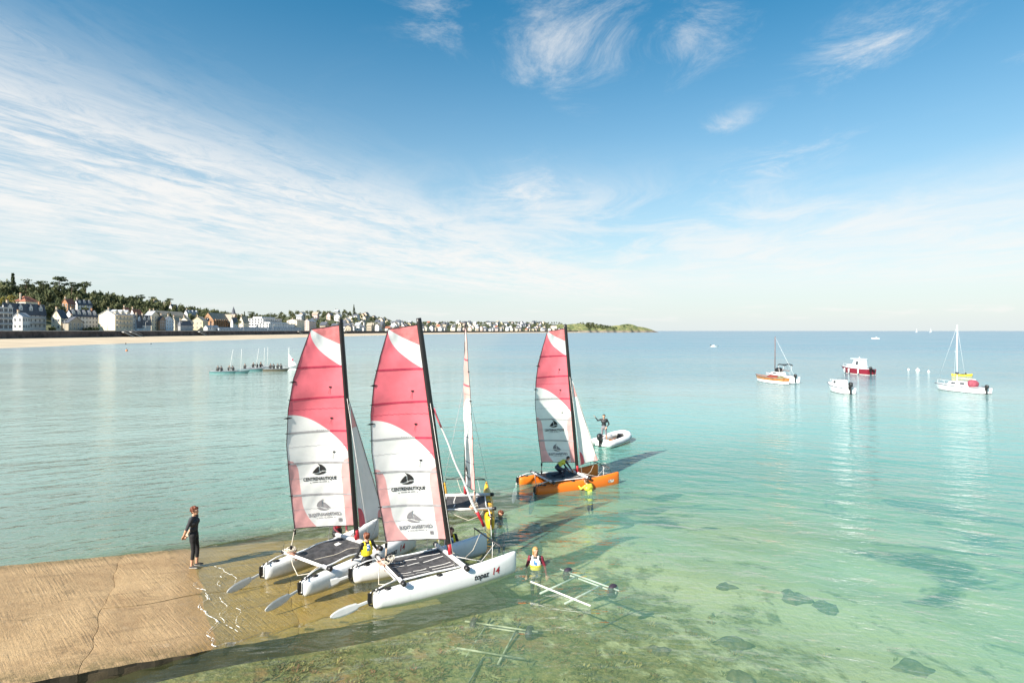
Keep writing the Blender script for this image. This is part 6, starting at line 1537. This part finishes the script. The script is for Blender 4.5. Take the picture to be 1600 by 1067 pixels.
# ------------------------------------------------------------------ dinghy class off the beach
M_TEAL = pm('teal_dinghy', (0.13, 0.28, 0.28), .4, .1, 3); M_DW = pm('pale_dinghy', (.62, .66, .64), .4, .08, 3); M_DK = pm('dark_dinghy', (.10, .09, .06), .5, .1, 3)
SIT = dict(pel=(0, 0, .12), hiR=(.09, .02, .12), hiL=(-.09, .02, .12), knR=(.13, .36, .34), knL=(-.13, .36, .34), anR=(.13, .5, .06), anL=(-.13, .5, .06), toR=(.13, .62, .03), toL=(-.13, .62, .03), waist=(0, .02, .3), chest=(0, .06, .5), neck=(0, .1, .66), head=(0, .13, .81),
           shR=(.175, .06, .61), shL=(-.175, .06, .61), elR=(.24, .2, .38), haR=(.2, .42, .36), elL=(-.24, .2, .38), haL=(-.2, .42, .36))
def dinghy(px, py, rz, m, mast, crew, label, sail=False):
    q = sea_pt(px, py); b = empty('training_dinghy', q, rz); tag(b, label, 'dinghy', 'sailing class dinghies off the beach')
    boat_hull(b, 3.9, 1.5, .42, m, deck=M_DW, transom=.85, sheer=.15)
    mb = MB(); mb.box((-.4, 0, .40), (1.7, .7, .06), M_DK); mb.build('cockpit', b)
    if mast:
        mb = MB(); mb.tube([(.9, 0, .3), (.9 + mast[0] * .5, mast[1] * .5, 2.2), (.9 + mast[0], mast[1], 4.0)], [.03, .028, .02], M_STRAP, 6); mb.build('mast', b)
    if sail:
        mb = MB(); mb.grid(5, 8, lambda a, c_: Vector((.85 - a * 1.35 * (1 - c_) ** .8, .15 * math.sin(a * 3.1), .55 + 2.5 * c_ + .25 * a * (1 - c_))), M_SAILW); mb.build('sail', b)
        mb = MB(); mb.grid(3, 3, lambda a, c_: Vector((.3 - a * .25, .19, 1.7 + .3 * c_)), M_BATR); mb.build('sail_badge', b)
    return b
MD_ = {}
def sailor(bt, lx, ly, rz, k, label):
    mat = Matrix.Translation(bt.location) @ Matrix.Rotation(bt.rotation_euler.z, 4, 'Z'); q = mat @ Vector((lx, ly, .42))
    person(label, q, bt.rotation_euler.z + rz, J=SIT, outfit=dict(hand=M_SKIN), hair='dark', voxel=.03, detail=False, key='sitter', group='dinghy sailors')
DG = [(349, 584, R(8), M_TEAL, (.55, .2), 'leftmost teal dinghy with slanting mast', False, 2), (367, 583.5, R(12), M_TEAL, (.1, .1), 'teal dinghy lying right against the leftmost dinghy', False, 2),
      (391, 580, R(10), M_TEAL, (.5, .1), 'teal dinghy with slanting mast in the middle of the class', False, 1), (404, 578, R(15), M_DW, (.1, 0), 'pale dinghy with three seated sailors close together', False, 3),
      (413.5, 576, R(80), M_DW, (.1, 0), 'pale dinghy seen end-on with one sailor', False, 1), (430.5, 580, R(5), M_DK, None, 'dark mastless boat crowded with sailors', False, 4),
      (443.5, 575.5, R(12), M_DW, (.05, 0), 'empty pale dinghy with upright mast beside the crowded boat', False, 0), (459, 578, R(190), M_DW, (.02, 0), 'dinghy carrying a small white sail next to the red catamaran sail', True, 1)]
for (px, py, rz, m, mast, lab, sl, n) in DG:
    b = dinghy(px, py, rz, m, mast, n, lab, sl)
    for k in range(n): sailor(b, -.9 + .62 * k, (-.28 if k % 2 else .28), R(180) if k % 2 == 0 else 0, k, {1: ('lone',), 2: ('aft', 'forward'), 3: ('aft', 'middle', 'forward'), 4: ('aftmost', 'second', 'third', 'foremost')}[n][k] + ' sailor in the ' + lab)
# walkers on the sand
for px, py, wl_ in ((196.5, 532.3, 'nearer the balconied cream building'), (236, 532.2, 'farther along towards the church')):
    d_ = FOC * (CAM_H - 1.9) / (py - 517.0); x_ = (px - 800) / FOC * d_
    s, t = st_of(x_, d_); zz = beach_z(s, t)
    person('tiny dark figure walking on the sand, ' + wl_, (x_, d_, zz), R(30), outfit=dict(torso=M_TEE, arm=M_TEE, fore=M_SKIN, thigh=M_TROU, calf=M_TROU), hair='dark', voxel=.03, detail=False, key='walker', group='walkers on the beach', J=dict(knR=(.1, .15, .52), anR=(.1, .22, .09), toR=(.1, .36, .04), anL=(-.1, -.2, .1), toL=(-.1, -.06, .04)))
